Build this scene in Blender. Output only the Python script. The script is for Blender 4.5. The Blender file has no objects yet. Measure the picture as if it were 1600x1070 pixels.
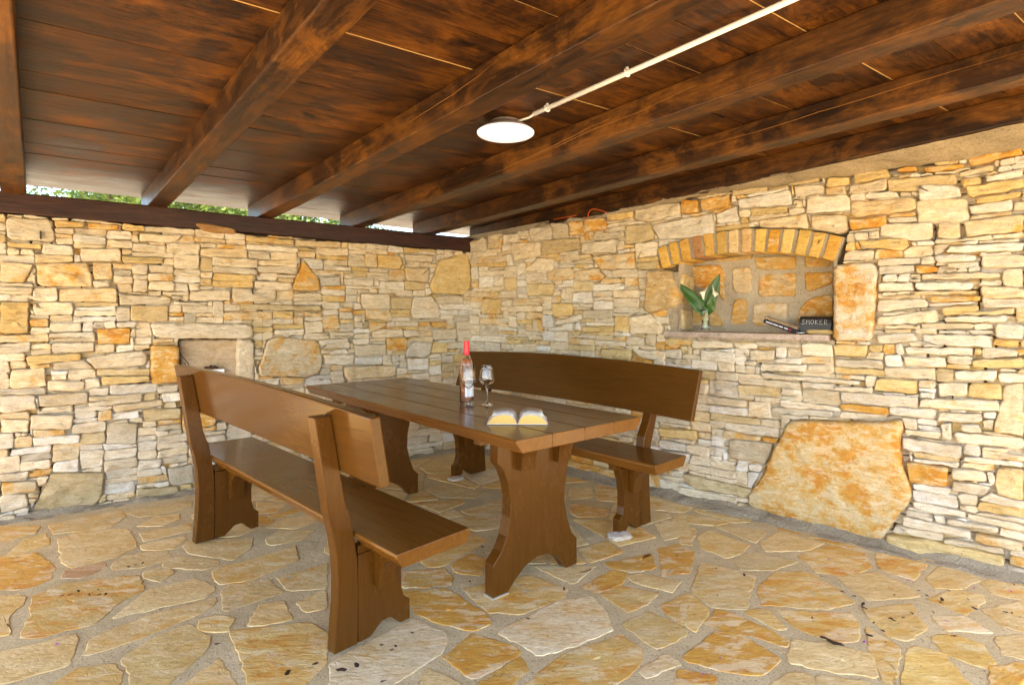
import bpy, bmesh, math, random
from mathutils import Vector, Matrix, noise
random.seed(7)
S = bpy.context.scene
COL = S.collection
R = math.radians

# ------------------------------------------------------------------ camera
F, Y0, H = 880.0, 492.0, 1.25          # focal length and horizon in photo pixels, lens height in metres
cd = bpy.data.cameras.new("camera"); cam = bpy.data.objects.new("camera", cd); COL.objects.link(cam)
cam.location = (0, 0, H); cam.rotation_euler = (R(90), 0, 0)
cd.sensor_width = 36; cd.lens = F / 1600 * 36
cd.shift_y = -(535 - Y0) / 1600
cd.clip_start = 0.05; cd.clip_end = 500
S.camera = cam
# ------------------------------------------------------------------ light
SUN_EL, SUN_AZ = 48, 205                # degrees; azimuth clockwise from +Y: sun behind the camera, to its left
w = bpy.data.worlds.new("World"); S.world = w; w.use_nodes = True
nt = w.node_tree; bg = nt.nodes["Background"]
sky = nt.nodes.new("ShaderNodeTexSky"); sky.sky_type = 'NISHITA'; sky.sun_disc = False
sky.sun_elevation = R(SUN_EL); sky.sun_rotation = R(SUN_AZ)
nt.links.new(sky.outputs[0], bg.inputs[0]); bg.inputs[1].default_value = 0.15
ld = bpy.data.lights.new("sun", 'SUN'); ld.energy = 5.0; ld.angle = R(0.5); ld.color = (1.0, 0.90, 0.74)
sun = bpy.data.objects.new("sun", ld); COL.objects.link(sun)
az, el = R(SUN_AZ), R(SUN_EL)
sdir = Vector((math.sin(az) * math.cos(el), math.cos(az) * math.cos(el), math.sin(el)))
sun.rotation_euler = sdir.to_track_quat('Z', 'Y').to_euler()
S.view_settings.view_transform = 'Standard'; S.view_settings.look = 'None'
S.view_settings.exposure = 2.62; S.view_settings.gamma = 1
S.cycles.max_bounces = 10; S.cycles.diffuse_bounces = 6; S.cycles.transparent_max_bounces = 12

# ------------------------------------------------------------------ frames of the place
C = Vector((-.39, 5.30))                               # inner corner of the two walls
def unit(x, y): v = Vector((x, y)); v.normalize(); return v
d1 = unit(-1, -.704); n1 = Vector((-d1.y, d1.x)); n1 = n1 if n1.dot(-C) > 0 else -n1
d2 = unit(1, -.93);   n2 = Vector((-d2.y, d2.x)); n2 = n2 if n2.dot(-C) > 0 else -n2
def at(px, py, z=0.0):
    Y = F * (H - z) / (py - Y0); return Vector(((px - 800) / F * Y, Y, z))
def onp(px, py, p0, d):
    k = (px - 800) / F                                  # k*Y = p0x + t dx ; Y = p0y + t dy
    det = -k * d.y + d.x
    t = (k * p0.y - p0.x) / det
    Y = p0.y + t * d.y
    return t, H - (py - Y0) * Y / F
class Frame:
    def __init__(s, o, d, n): s.o, s.d, s.n = o, d, n
    def p(s, t, z, n=0.0):
        q = s.o + s.d * t + s.n * n; return Vector((q.x, q.y, z))
    def px(s, x, y, n=0.0):
        return onp(x, y, s.o + s.n * n, s.d)
W1, W2 = Frame(C, d1, n1), Frame(C, d2, n2)

# ------------------------------------------------------------------ helpers
def tag(o, label=None, cat=None, group=None, kind=None):
    if label: o['label'] = label
    if cat: o['category'] = cat
    if group: o['group'] = group
    if kind: o['kind'] = kind
    return o
def thing(name, label, cat, loc=(0, 0, 0), rot=(0, 0, 0), group=None):
    o = bpy.data.objects.new(name, None); COL.objects.link(o); o.location = loc; o.rotation_euler = rot
    o.empty_display_size = .1
    return tag(o, label, cat, group)
class MB:
    def __init__(s): s.v = []; s.f = []
    def add(s, vs, fs):
        b = len(s.v); s.v += [tuple(q) for q in vs]; s.f += [tuple(b + i for i in f) for f in fs]; return s
    def box(s, x0, x1, y0, y1, z0, z1):
        return s.add([(x, y, z) for x in (x0, x1) for y in (y0, y1) for z in (z0, z1)],
                     [(0, 1, 3, 2), (4, 6, 7, 5), (0, 4, 5, 1), (2, 3, 7, 6), (0, 2, 6, 4), (1, 5, 7, 3)])
    def prism(s, prof, a0, a1, put):
        """prof: 2D outline; put(p, a) -> 3D point"""
        n = len(prof)
        vs = [put(p, a0) for p in prof] + [put(p, a1) for p in prof]
        fs = [tuple(range(n - 1, -1, -1)), tuple(range(n, 2 * n))]
        fs += [(i, (i + 1) % n, n + (i + 1) % n, n + i) for i in range(n)]
        return s.add(vs, fs)
    def tube(s, pts, r, n=8, cap=True):
        pts = [Vector(p) for p in pts]; b = len(s.v); rr = r if isinstance(r, (list, tuple)) else [r] * len(pts)
        up = Vector((0, 0, 1))
        for i, p in enumerate(pts):
            t = (pts[min(i + 1, len(pts) - 1)] - pts[max(i - 1, 0)]).normalized()
            a = t.cross(up)
            if a.length < 1e-3: a = t.cross(Vector((1, 0, 0)))
            a.normalize(); c = t.cross(a)
            for k in range(n):
                th = 2 * math.pi * k / n; s.v.append(tuple(p + (a * math.cos(th) + c * math.sin(th)) * rr[i]))
        for i in range(len(pts) - 1):
            for k in range(n):
                s.f.append((b + i * n + k, b + i * n + (k + 1) % n, b + (i + 1) * n + (k + 1) % n, b + (i + 1) * n + k))
        if cap:
            s.f.append(tuple(b + k for k in range(n - 1, -1, -1))); e = b + (len(pts) - 1) * n
            s.f.append(tuple(e + k for k in range(n)))
        return s
    def lathe(s, prof, n=32, c=(0, 0, 0), a0=0, a1=2 * math.pi):
        b = len(s.v); full = abs(a1 - a0 - 2 * math.pi) < 1e-6; m = n if full else n + 1
        for (r, z) in prof:
            for k in range(m):
                th = a0 + (a1 - a0) * k / n; s.v.append((c[0] + r * math.cos(th), c[1] + r * math.sin(th), c[2] + z))
        for i in range(len(prof) - 1):
            for k in range(n):
                k2 = (k + 1) % m
                s.f.append((b + i * m + k, b + i * m + k2, b + (i + 1) * m + k2, b + (i + 1) * m + k))
        return s
    def build(s, name, mat, parent=None, smooth=False, bevel=0, label=None, recalc=True):
        me = bpy.data.meshes.new(name); me.from_pydata(s.v, [], s.f)
        if recalc:
            bm = bmesh.new(); bm.from_mesh(me); bmesh.ops.remove_doubles(bm, verts=bm.verts, dist=1e-6)
            bmesh.ops.recalc_face_normals(bm, faces=bm.faces); bm.to_mesh(me); bm.free()
        if smooth: me.shade_smooth()
        me.materials.append(mat)
        o = bpy.data.objects.new(name, me); COL.objects.link(o)
        if parent: o.parent = parent
        if bevel:
            b = o.modifiers.new("bevel", 'BEVEL'); b.width = bevel; b.segments = 2; b.limit_method = 'ANGLE'; b.angle_limit = R(35)
            b.harden_normals = False
        if label: o['label'] = label
        return o

# ------------------------------------------------------------------ materials
class NT:
    def __init__(s, name):
        s.m = bpy.data.materials.new(name); s.m.use_nodes = True; s.t = s.m.node_tree
        s.b = s.t.nodes["Principled BSDF"]; s.out = s.t.nodes["Material Output"]
    def n(s, typ, **kw):
        o = s.t.nodes.new(typ)
        for k, v in kw.items():
            if k.startswith('i_'):
                key = k[2:]; key = int(key) if key.isdigit() else key
                o.inputs[key].default_value = v
            else: setattr(o, k, v)
        return o
    def l(s, a, b): s.t.links.new(a, b)
    def mix(s, fac, a, b, mode='MIX'):
        o = s.n("ShaderNodeMix", data_type='RGBA', blend_type=mode)
        for i, x in ((0, fac), (6, a), (7, b)):
            if hasattr(x, 'links'): s.l(x, o.inputs[i])
            elif i == 0: o.inputs[0].default_value = x
            else: o.inputs[i].default_value = (*x, 1)
        return o.outputs[2]
    def math(s, op, a, b=0.0, clamp=False):
        o = s.n("ShaderNodeMath", operation=op, use_clamp=clamp)
        for i, x in ((0, a), (1, b)):
            if hasattr(x, 'links'): s.l(x, o.inputs[i])
            else: o.inputs[i].default_value = x
        return o.outputs[0]
    def noise(s, vec, scale, detail=4, rough=.55, dist=0.0):
        o = s.n("ShaderNodeTexNoise"); o.inputs['Scale'].default_value = scale; o.inputs['Detail'].default_value = detail
        o.inputs['Roughness'].default_value = rough; o.inputs['Distortion'].default_value = dist
        if vec is not None: s.l(vec, o.inputs['Vector'])
        return o.outputs['Fac']
    def ramp(s, fac, stops):
        o = s.n("ShaderNodeValToRGB"); s.l(fac, o.inputs[0]); e = o.color_ramp.elements
        while len(e) < len(stops): e.new(.5)
        for i, (p, c) in enumerate(stops):
            e[i].position = p; e[i].color = (*c, 1) if isinstance(c, tuple) else (c, c, c, 1)
        return o.outputs[0]
    def mapping(s, vec, scale=(1, 1, 1), loc=(0, 0, 0), rot=(0, 0, 0)):
        o = s.n("ShaderNodeMapping"); s.l(vec, o.inputs[0]); o.inputs['Scale'].default_value = scale
        o.inputs['Location'].default_value = loc; o.inputs['Rotation'].default_value = rot; return o.outputs[0]
    def bump(s, h, strength, dist, prev=None):
        o = s.n("ShaderNodeBump"); s.l(h, o.inputs['Height']); o.inputs['Strength'].default_value = strength
        o.inputs['Distance'].default_value = dist
        if prev is not None: s.l(prev, o.inputs['Normal'])
        return o.outputs[0]
def plain(name, col, rough=.5, metal=0.0, spec=.5, coat=0.0, var=.12, scale=30):
    k = NT(name); tc = k.n("ShaderNodeTexCoord").outputs['Object']
    nz = k.noise(tc, scale, 4)
    lo = tuple(c * (1 - var) for c in col); hi = tuple(min(1, c * (1 + var)) for c in col)
    k.l(k.mix(nz, lo, hi), k.b.inputs['Base Color'])
    k.b.inputs['Roughness'].default_value = rough; k.b.inputs['Metallic'].default_value = metal
    k.b.inputs['Specular IOR Level'].default_value = spec; k.b.inputs['Coat Weight'].default_value = coat
    return k.m

def stone_mat(name, floor=False):
    k = NT(name); tc = k.n("ShaderNodeTexCoord").outputs['Object']
    col = k.n("ShaderNodeAttribute", attribute_name='tint'); info = k.n("ShaderNodeAttribute", attribute_name='info')
    sep = k.n("ShaderNodeSeparateColor"); k.l(info.outputs['Color'], sep.inputs[0])
    seed, stain, third = sep.outputs[0], sep.outputs[1], sep.outputs[2]
    comb = k.n("ShaderNodeCombineXYZ"); k.l(k.math('MULTIPLY', seed, 37.0), comb.inputs[0]); k.l(k.math('MULTIPLY', seed, 91.0), comb.inputs[1])
    k.l(k.math('MULTIPLY', third, 53.0), comb.inputs[2])
    add = k.n("ShaderNodeVectorMath", operation='ADD'); k.l(tc, add.inputs[0]); k.l(comb.outputs[0], add.inputs[1])
    v = add.outputs[0]
    if floor:
        vs = k.mapping(v, scale=(1.0, 2.2, 1.0), rot=(0, 0, R(-20)))
        blot = k.noise(vs, 5.0, 10, .74, .25); fine = k.noise(vs, 30, 8, .76, .3); big = k.noise(vs, 3.6, 8, .68, .5)
    else:
        vs = k.mapping(v, scale=(1, 1, 2.6))
        blot = k.noise(v, 7.0, 10, .74, .2); fine = k.noise(vs, 26, 9, .78, .3); big = k.noise(vs, 6.0, 8, .68, .5)
    base = col.outputs['Color']
    # tonal variation of the stone itself
    base = k.mix(k.ramp(big, [(.3, 0.0), (.7, 1.0)]), base, k.mix(1.0, base, (.74, .60, .40) if floor else (.80, .70, .54), 'MULTIPLY'))
    base = k.mix(k.ramp(fine, [(.48, 0.0), (.66, 1.0)]), base, k.mix(1.0, base, (1.16, 1.18, 1.25) if not floor else (1.25, 1.32, 1.55), 'MULTIPLY'))
    base = k.mix(k.ramp(fine, [(.33, .9), (.47, 0.0)]), base, k.mix(1.0, base, (.74, .66, .55) if not floor else (.78, .62, .42), 'MULTIPLY'))
    # rust stains: threshold falls with the stone's stain amount
    lo = k.math('SUBTRACT', .675, k.math('MULTIPLY', stain, .27))
    m = k.math('MULTIPLY', k.math('SUBTRACT', blot, lo), 9.0 if not floor else 6.0, clamp=True)
    och = k.mix(fine, (.70, .41, .08), (.60, .28, .03))
    c2 = k.mix(k.math('MULTIPLY', m, .92), base, och)
    m2 = k.math('MULTIPLY', k.math('SUBTRACT', blot, k.math('ADD', lo, .09)), 10.0, clamp=True)
    c2 = k.mix(k.math('MULTIPLY', m2, .75), c2, (.56, .21, .025))
    bloom = k.ramp(k.noise(k.mapping(vs, loc=(7, 3, 1)), 8.0 if floor else 11.0, 9, .72, .3), [(.50, 0.0), (.58, 1.0)])
    c2 = k.mix(k.math('MULTIPLY', bloom, k.math('MULTIPLY', stain, .55)), c2, (.82, .70, .46))
    # dark pits / specks
    pit = k.noise(v, 70 if floor else 110, 3, .6)
    pm = k.ramp(pit, [(.0, 1.0), (.31, 1.0), (.36, 0.0), (1.0, 0.0)])
    c2 = k.mix(k.math('MULTIPLY', pm, .55), c2, (.12, .08, .05))
    k.l(c2, k.b.inputs['Base Color'])
    if floor:
        k.l(k.ramp(fine, [(.2, .42), (.8, .72)]), k.b.inputs['Roughness']); k.b.inputs['Specular IOR Level'].default_value = .45
    else:
        k.b.inputs['Roughness'].default_value = .85; k.b.inputs['Specular IOR Level'].default_value = .25
    cr = k.n("ShaderNodeTexVoronoi", feature='DISTANCE_TO_EDGE'); cr.inputs['Scale'].default_value = 9 if not floor else 6
    dv = k.n("ShaderNodeVectorMath", operation='ADD'); k.l(vs, dv.inputs[0])
    nzc = k.n("ShaderNodeTexNoise"); nzc.inputs['Scale'].default_value = 8; k.l(vs, nzc.inputs['Vector'])
    sc = k.n("ShaderNodeVectorMath", operation='SCALE'); k.l(nzc.outputs['Color'], sc.inputs[0]); sc.inputs['Scale'].default_value = .25
    k.l(sc.outputs[0], dv.inputs[1]); k.l(dv.outputs[0], cr.inputs['Vector'])
    crack = k.ramp(cr.outputs['Distance'], [(0, 0.0), (.035, 1.0)])
    b1 = k.bump(k.noise(vs, 15, 10, .74, .4), 1.0, .022 if not floor else .006)
    b2 = k.bump(fine, .8, .008 if not floor else .004, b1)
    b3 = k.bump(crack, .35, .002, b2)
    k.l(b3, k.b.inputs['Normal'])
    return k.m
def mortar_mat(name, a, b, scale=14, bd=.012):
    k = NT(name); tc = k.n("ShaderNodeTexCoord").outputs['Object']
    n_ = k.noise(tc, scale * .35, 6, .6); f_ = k.noise(tc, 160, 3, .7)
    c_ = k.mix(k.ramp(n_, [(.3, 0.0), (.7, 1.0)]), a, b)
    c_ = k.mix(k.ramp(f_, [(.4, 0.0), (.7, 1.0)]), c_, k.mix(1.0, c_, (1.5, 1.45, 1.4), 'MULTIPLY'))
    c_ = k.mix(k.ramp(k.noise(tc, 90, 2, .5), [(.62, 0.0), (.68, .6)]), c_, (.07, .055, .04))
    k.l(c_, k.b.inputs['Base Color']); k.b.inputs['Roughness'].default_value = .92; k.b.inputs['Specular IOR Level'].default_value = .2
    k.l(k.bump(f_, .5, .004, k.bump(k.noise(tc, scale, 8, .65), .8, bd)), k.b.inputs['Normal'])
    return k.m
def wood_mat(name, dark, mid, hot, rough=(.28, .5), grain=1.0, axis=0, hotamt=.5, bump=.4, knots=True, coat=0.0):
    """varnished timber: grain along local axis, blotchy stain"""
    k = NT(name); tc = k.n("ShaderNodeTexCoord").outputs['Object']
    inf = k.n("ShaderNodeAttribute", attribute_name='seed')
    cmb = k.n("ShaderNodeCombineXYZ"); 
    for i, q in enumerate((17.0, 43.0, 29.0)): k.l(k.math('MULTIPLY', inf.outputs['Fac'], q), cmb.inputs[i])
    add = k.n("ShaderNodeVectorMath", operation='ADD'); k.l(tc, add.inputs[0]); k.l(cmb.outputs[0], add.inputs[1]); tc = add.outputs[0]
    sc = [1.0, 1.0, 1.0]; sc[axis] = .09
    g = k.mapping(tc, scale=tuple(sc)); sc2 = [1.0, 1.0, 1.0]; sc2[axis] = .62
    b = k.mapping(tc, scale=tuple(sc2))
    gr = k.noise(g, 70 * grain, 6, .65, .6); gr2 = k.noise(g, 16 * grain, 5, .6, 1.6)
    bl = k.noise(b, 5.5, 10, .74, .4); bl2 = k.noise(tc, 2.2, 4, .6, .5)
    c_ = k.mix(k.ramp(gr2, [(.3, 0.0), (.65, 1.0)]), dark, mid)
    hm = k.math('MULTIPLY', k.ramp(bl, [(.45, 0.0), (.60, 1.0)]), k.ramp(bl2, [(.35, hotamt * .25), (.65, hotamt)]))
    c_ = k.mix(hm, c_, hot)
    c_ = k.mix(k.ramp(gr, [(.45, .0), (.60, (.7 if knots else .26))]), c_, k.mix(1.0, c_, (.45, .42, .4), 'MULTIPLY'))
    if knots:
        vo = k.n("ShaderNodeTexVoronoi"); vo.inputs['Scale'].default_value = 2.6; sk = [1.0, 1.0, 1.0]; sk[axis] = .35
        k.l(k.mapping(tc, scale=tuple(sk)), vo.inputs['Vector'])
        c_ = k.mix(k.ramp(vo.outputs['Distance'], [(.035, .85), (.07, 0.0)]), c_, (.02, .01, .006))
    if not knots:                                            # scuffs and worn spots in the paint
        sc_ = k.noise(k.mapping(tc, scale=tuple(.25 if i == axis else 1.0 for i in range(3))), 55, 5, .7, .4)
        c_ = k.mix(k.math('MULTIPLY', k.ramp(sc_, [(.68, 0.0), (.74, .7)]), k.ramp(k.noise(tc, 3.0, 3), [(.45, .1), (.6, 1.0)])), c_, (.24, .12, .045))
    k.l(c_, k.b.inputs['Base Color'])
    k.l(k.ramp(bl, [(.3, rough[0]), (.7, rough[1])]), k.b.inputs['Roughness'])
    k.b.inputs['Specular IOR Level'].default_value = .26; k.b.inputs['Coat Weight'].default_value = coat; k.b.inputs['Coat Roughness'].default_value = .18
    k.l(k.bump(gr, bump, .002, k.bump(gr2, bump, .003)), k.b.inputs['Normal'])
    return k.m

M = {}
M['stone'] = stone_mat('wall_stone'); M['flag'] = stone_mat('floor_stone', True)
M['mortar'] = mortar_mat('wall_mortar', (.05, .034, .02), (.14, .105, .065))
M['cement'] = mortar_mat('grey_cement', (.22, .185, .13), (.36, .30, .21), 10, .035)
M['nmortar'] = mortar_mat('niche_mortar', (.27, .23, .165), (.36, .31, .23), 18, .008)
M['joint'] = mortar_mat('floor_joint', (.40, .31, .17), (.53, .42, .245), 12, .01)
M['earth'] = mortar_mat('earth', (.40, .33, .22), (.50, .42, .30), 3, .03)
M['roof'] = wood_mat('roof_timber', (.011, .0055, .0028), (.052, .0205, .0060), (.20, .076, .0085), (.34, .56), 1, 0, .85)
M['deck'] = wood_mat('roof_boards', (.010, .0048, .0026), (.050, .0185, .0056), (.19, .068, .0078), (.32, .54), 1.3, 0, .85)
M['plate'] = wood_mat('plate_timber', (.022, .010, .008), (.046, .019, .015), (.10, .036, .016), (.3, .5), 1, 0, .35)
M['raw'] = plain('raw_wood', (.50, .33, .14), .7)
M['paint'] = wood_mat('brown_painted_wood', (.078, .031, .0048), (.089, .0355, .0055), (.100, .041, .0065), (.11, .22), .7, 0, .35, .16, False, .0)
M['paintt'] = wood_mat('brown_paint_lightened_top', (.132, .052, .0075), (.150, .060, .009), (.165, .067, .011), (.16, .28), .7, 0, .35, .12, False, .0)  # same brown paint, lightened to stand in for bright reflections on tops
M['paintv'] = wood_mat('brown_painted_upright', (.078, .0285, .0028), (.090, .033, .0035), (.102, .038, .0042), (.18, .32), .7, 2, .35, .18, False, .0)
M['endgrain'] = wood_mat('worn_end_grain', (.17, .07, .025), (.26, .12, .055), (.33, .16, .08), (.3, .45), 1.3, 1, .6, .5, False)
M['white'] = plain('white_plastic', (.82, .86, .95), .35, var=.04)
M['brickO'] = None

# ------------------------------------------------------------------ stonework
CLS = {'c': ((.78, .705, .565), .22), 'w': ((.83, .80, .73), .02), 'g': ((.66, .60, .48), .06), 'o': ((.72, .46, .16), .95),
       'y': ((.74, .57, .27), .45), 't': ((.66, .54, .32), .25), 'p': ((.76, .64, .44), .66), 'k': ((.36, .22, .10), .3)}
def clip_half(poly, a, nrm, keep_pos=True):
    out = []; n = len(poly)
    for i in range(n):
        p, q = poly[i], poly[(i + 1) % n]
        dp = (p[0] - a[0]) * nrm[0] + (p[1] - a[1]) * nrm[1]; dq = (q[0] - a[0]) * nrm[0] + (q[1] - a[1]) * nrm[1]
        if dp >= 0: out.append(p)
        if (dp > 0 > dq) or (dp < 0 < dq):
            t = dp / (dp - dq); out.append((p[0] + (q[0] - p[0]) * t, p[1] + (q[1] - p[1]) * t))
    return out
def area(p): return .5 * sum(p[i][0] * p[(i + 1) % len(p)][1] - p[(i + 1) % len(p)][0] * p[i][1] for i in range(len(p))) if len(p) > 2 else 0
def hull(pts):
    pts = sorted(set((round(a, 5), round(b, 5)) for a, b in pts))
    def half(ps):
        h = []
        for p in ps:
            while len(h) > 1 and (h[-1][0] - h[-2][0]) * (p[1] - h[-2][1]) - (h[-1][1] - h[-2][1]) * (p[0] - h[-2][0]) <= 0: h.pop()
            h.append(p)
        return h
    a, b = half(pts), half(pts[::-1]); return a[:-1] + b[:-1]
def clip_out(poly, obs, gap):
    """cut poly clear of each convex obstacle (ccw), keeping the largest side"""
    a0 = abs(area(poly))
    for ob, bb in obs:
        xs = [p[0] for p in poly]; ys = [p[1] for p in poly]
        if max(xs) < bb[0] - gap or min(xs) > bb[2] + gap or max(ys) < bb[1] - gap or min(ys) > bb[3] + gap: continue
        best, ba = poly, -1
        n = len(ob); inside = True
        for i in range(n):
            p, q = ob[i], ob[(i + 1) % n]; dx, dy = q[0] - p[0], q[1] - p[1]; L = math.hypot(dx, dy)
            if L < 1e-5: continue
            nr = (dy / L, -dx / L)                    # outward for ccw
            c_ = clip_half(poly, (p[0] + nr[0] * gap, p[1] + nr[1] * gap), nr)
            A = abs(area(c_)) if len(c_) > 2 else 0
            if A > ba: best, ba = c_, A
        poly = best
        if len(poly) < 3 or abs(area(poly)) < .12 * a0 or abs(area(poly)) < 2e-4: return None
    return poly
def bbox(p): return (min(q[0] for q in p), min(q[1] for q in p), max(q[0] for q in p), max(q[1] for q in p))
def outline(poly, step, jit, rnd, cut=.22, corner=.02):
    """cut the corners a little, then resample with jitter"""
    n = len(poly); pts = []
    for i in range(n):
        a, p, b = poly[i - 1], poly[i], poly[(i + 1) % n]
        for q, s_ in ((a, 1), (b, 1)):
            L = math.hypot(q[0] - p[0], q[1] - p[1]); k = min(cut, corner * rnd.uniform(.3, 1.5) / max(L, 1e-4))
            pts.append((p[0] + (q[0] - p[0]) * k, p[1] + (q[1] - p[1]) * k))
    out = []
    m = len(pts)
    for i in range(m):
        p, q = pts[i], pts[(i + 1) % m]; L = math.hypot(q[0] - p[0], q[1] - p[1]); kk = max(1, int(L / step))
        for j in range(kk):
            t = j / kk; jx, jy = rnd.uniform(-jit, jit), rnd.uniform(-jit, jit)
            out.append((p[0] + (q[0] - p[0]) * t + jx, p[1] + (q[1] - p[1]) * t + jy))
    return out
class Stones:
    def __init__(s, put): s.mb = MB(); s.put = put; s.tint = []; s.info = []
    def add(s, poly, cls, rnd, front=0.0, back=-.07, step=.030, jit=.0042, rough=.006, bev=.007, corner=.018, flat=False):
        o = outline(poly, step, jit, rnd, corner=corner); n = len(o)
        if n < 5: return
        x0, y0, x1, y1 = bbox(o); cx, cy = (x0 + x1) / 2, (y0 + y1) / 2; w_, h_ = x1 - x0, y1 - y0
        hx, hy = max(0, (w_ - h_) / 2 * .8), max(0, (h_ - w_) / 2 * .8)
        sd = rnd.random() * 100; tx, ty = rnd.uniform(-.06, .06), rnd.uniform(-.16, .16)
        if flat: tx = ty = 0
        def spine(p): return (min(max(p[0], cx - hx), cx + hx), min(max(p[1], cy - hy), cy + hy))
        def hgt(x, y):
            v = noise.noise(Vector((x * 13 + sd, y * 22, sd))) * rough + noise.noise(Vector((x * 45 + sd, y * 60, sd))) * rough * .45
            # chipped facets
            v += (abs(noise.noise(Vector((x * 9, y * 14 + sd, 3)))) - .2) * rough * 1.8
            return front + v + tx * (x - cx) + ty * (y - cy)
        rings = []
        rings.append([(p[0], p[1], back) for p in o])
        rings.append([(p[0], p[1], hgt(p[0], p[1]) - bev * 1.3) for p in o])
        R3 = []
        for p in o:
            q = spine(p); L = math.hypot(q[0] - p[0], q[1] - p[1]) + 1e-6; k = min(.45, bev * rnd.uniform(.6, 1.3) / L)
            R3.append((p[0] + (q[0] - p[0]) * k, p[1] + (q[1] - p[1]) * k))
        rings.append([(p[0], p[1], hgt(p[0], p[1]) - bev * .15) for p in R3])
        R4 = []
        for p in R3:
            q = spine(p); L = math.hypot(q[0] - p[0], q[1] - p[1]) + 1e-6; k = min(.3, .005 / L)
            R4.append((p[0] + (q[0] - p[0]) * k, p[1] + (q[1] - p[1]) * k))
        rings.append([(p[0], p[1], hgt(p[0], p[1])) for p in R4])
        ks = (.45, .8) if min(w_, h_) < .16 else (.25, .5, .75, .9)
        for kk in ks:
            rr = []
            for p in R3:
                q = spine(p); a, b = p[0] + (q[0] - p[0]) * kk, p[1] + (q[1] - p[1]) * kk
                rr.append((a, b, hgt(a, b)))
            rings.append(rr)
        vs = [s.put(*p) for r_ in rings for p in r_]; vs.append(s.put(cx, cy, hgt(cx, cy)))
        fs = []
        for i in range(len(rings) - 1):
            for k in range(n): fs.append((i * n + k, i * n + (k + 1) % n, (i + 1) * n + (k + 1) % n, (i + 1) * n + k))
        e = (len(rings) - 1) * n
        for k in range(n): fs.append((e + k, e + (k + 1) % n, len(vs) - 1))
        if area(o) < 0: fs = [f[::-1] for f in fs]
        s.mb.add(vs, fs)
        (r_, g_, b_), st = cls if isinstance(cls, tuple) else CLS[cls]
        br = rnd.uniform(.88, 1.1); wr = rnd.uniform(-.03, .03)
        c_ = (r_ * br * (1 + wr), g_ * br, b_ * br * (1 - 2 * wr), 1)
        i_ = (rnd.random(), min(1, max(0, st + (rnd.uniform(-.30, .38) if flat and st > .2 else rnd.uniform(-.12, .12)))), rnd.random(), 1)
        s.tint += list(c_) * len(vs); s.info += list(i_) * len(vs)
    def build(s, name, mat, parent=None, kind=None):
        me = bpy.data.meshes.new(name); me.from_pydata(s.mb.v, [], s.mb.f); me.materials.append(mat)
        for nm, dat in (('tint', s.tint), ('info', s.info)):
            a = me.attributes.new(nm, 'FLOAT_COLOR', 'POINT'); a.data.foreach_set('color', dat)
        me.shade_smooth()
        o = bpy.data.objects.new(name, me); COL.objects.link(o)
        if parent: o.parent = parent
        if kind: o['kind'] = kind
        return o
def pick(rnd, wts):
    r_ = rnd.random() * sum(w_ for _, w_ in wts)
    for c_, w_ in wts:
        r_ -= w_
        if r_ <= 0: return c_
    return wts[0][0]
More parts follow.
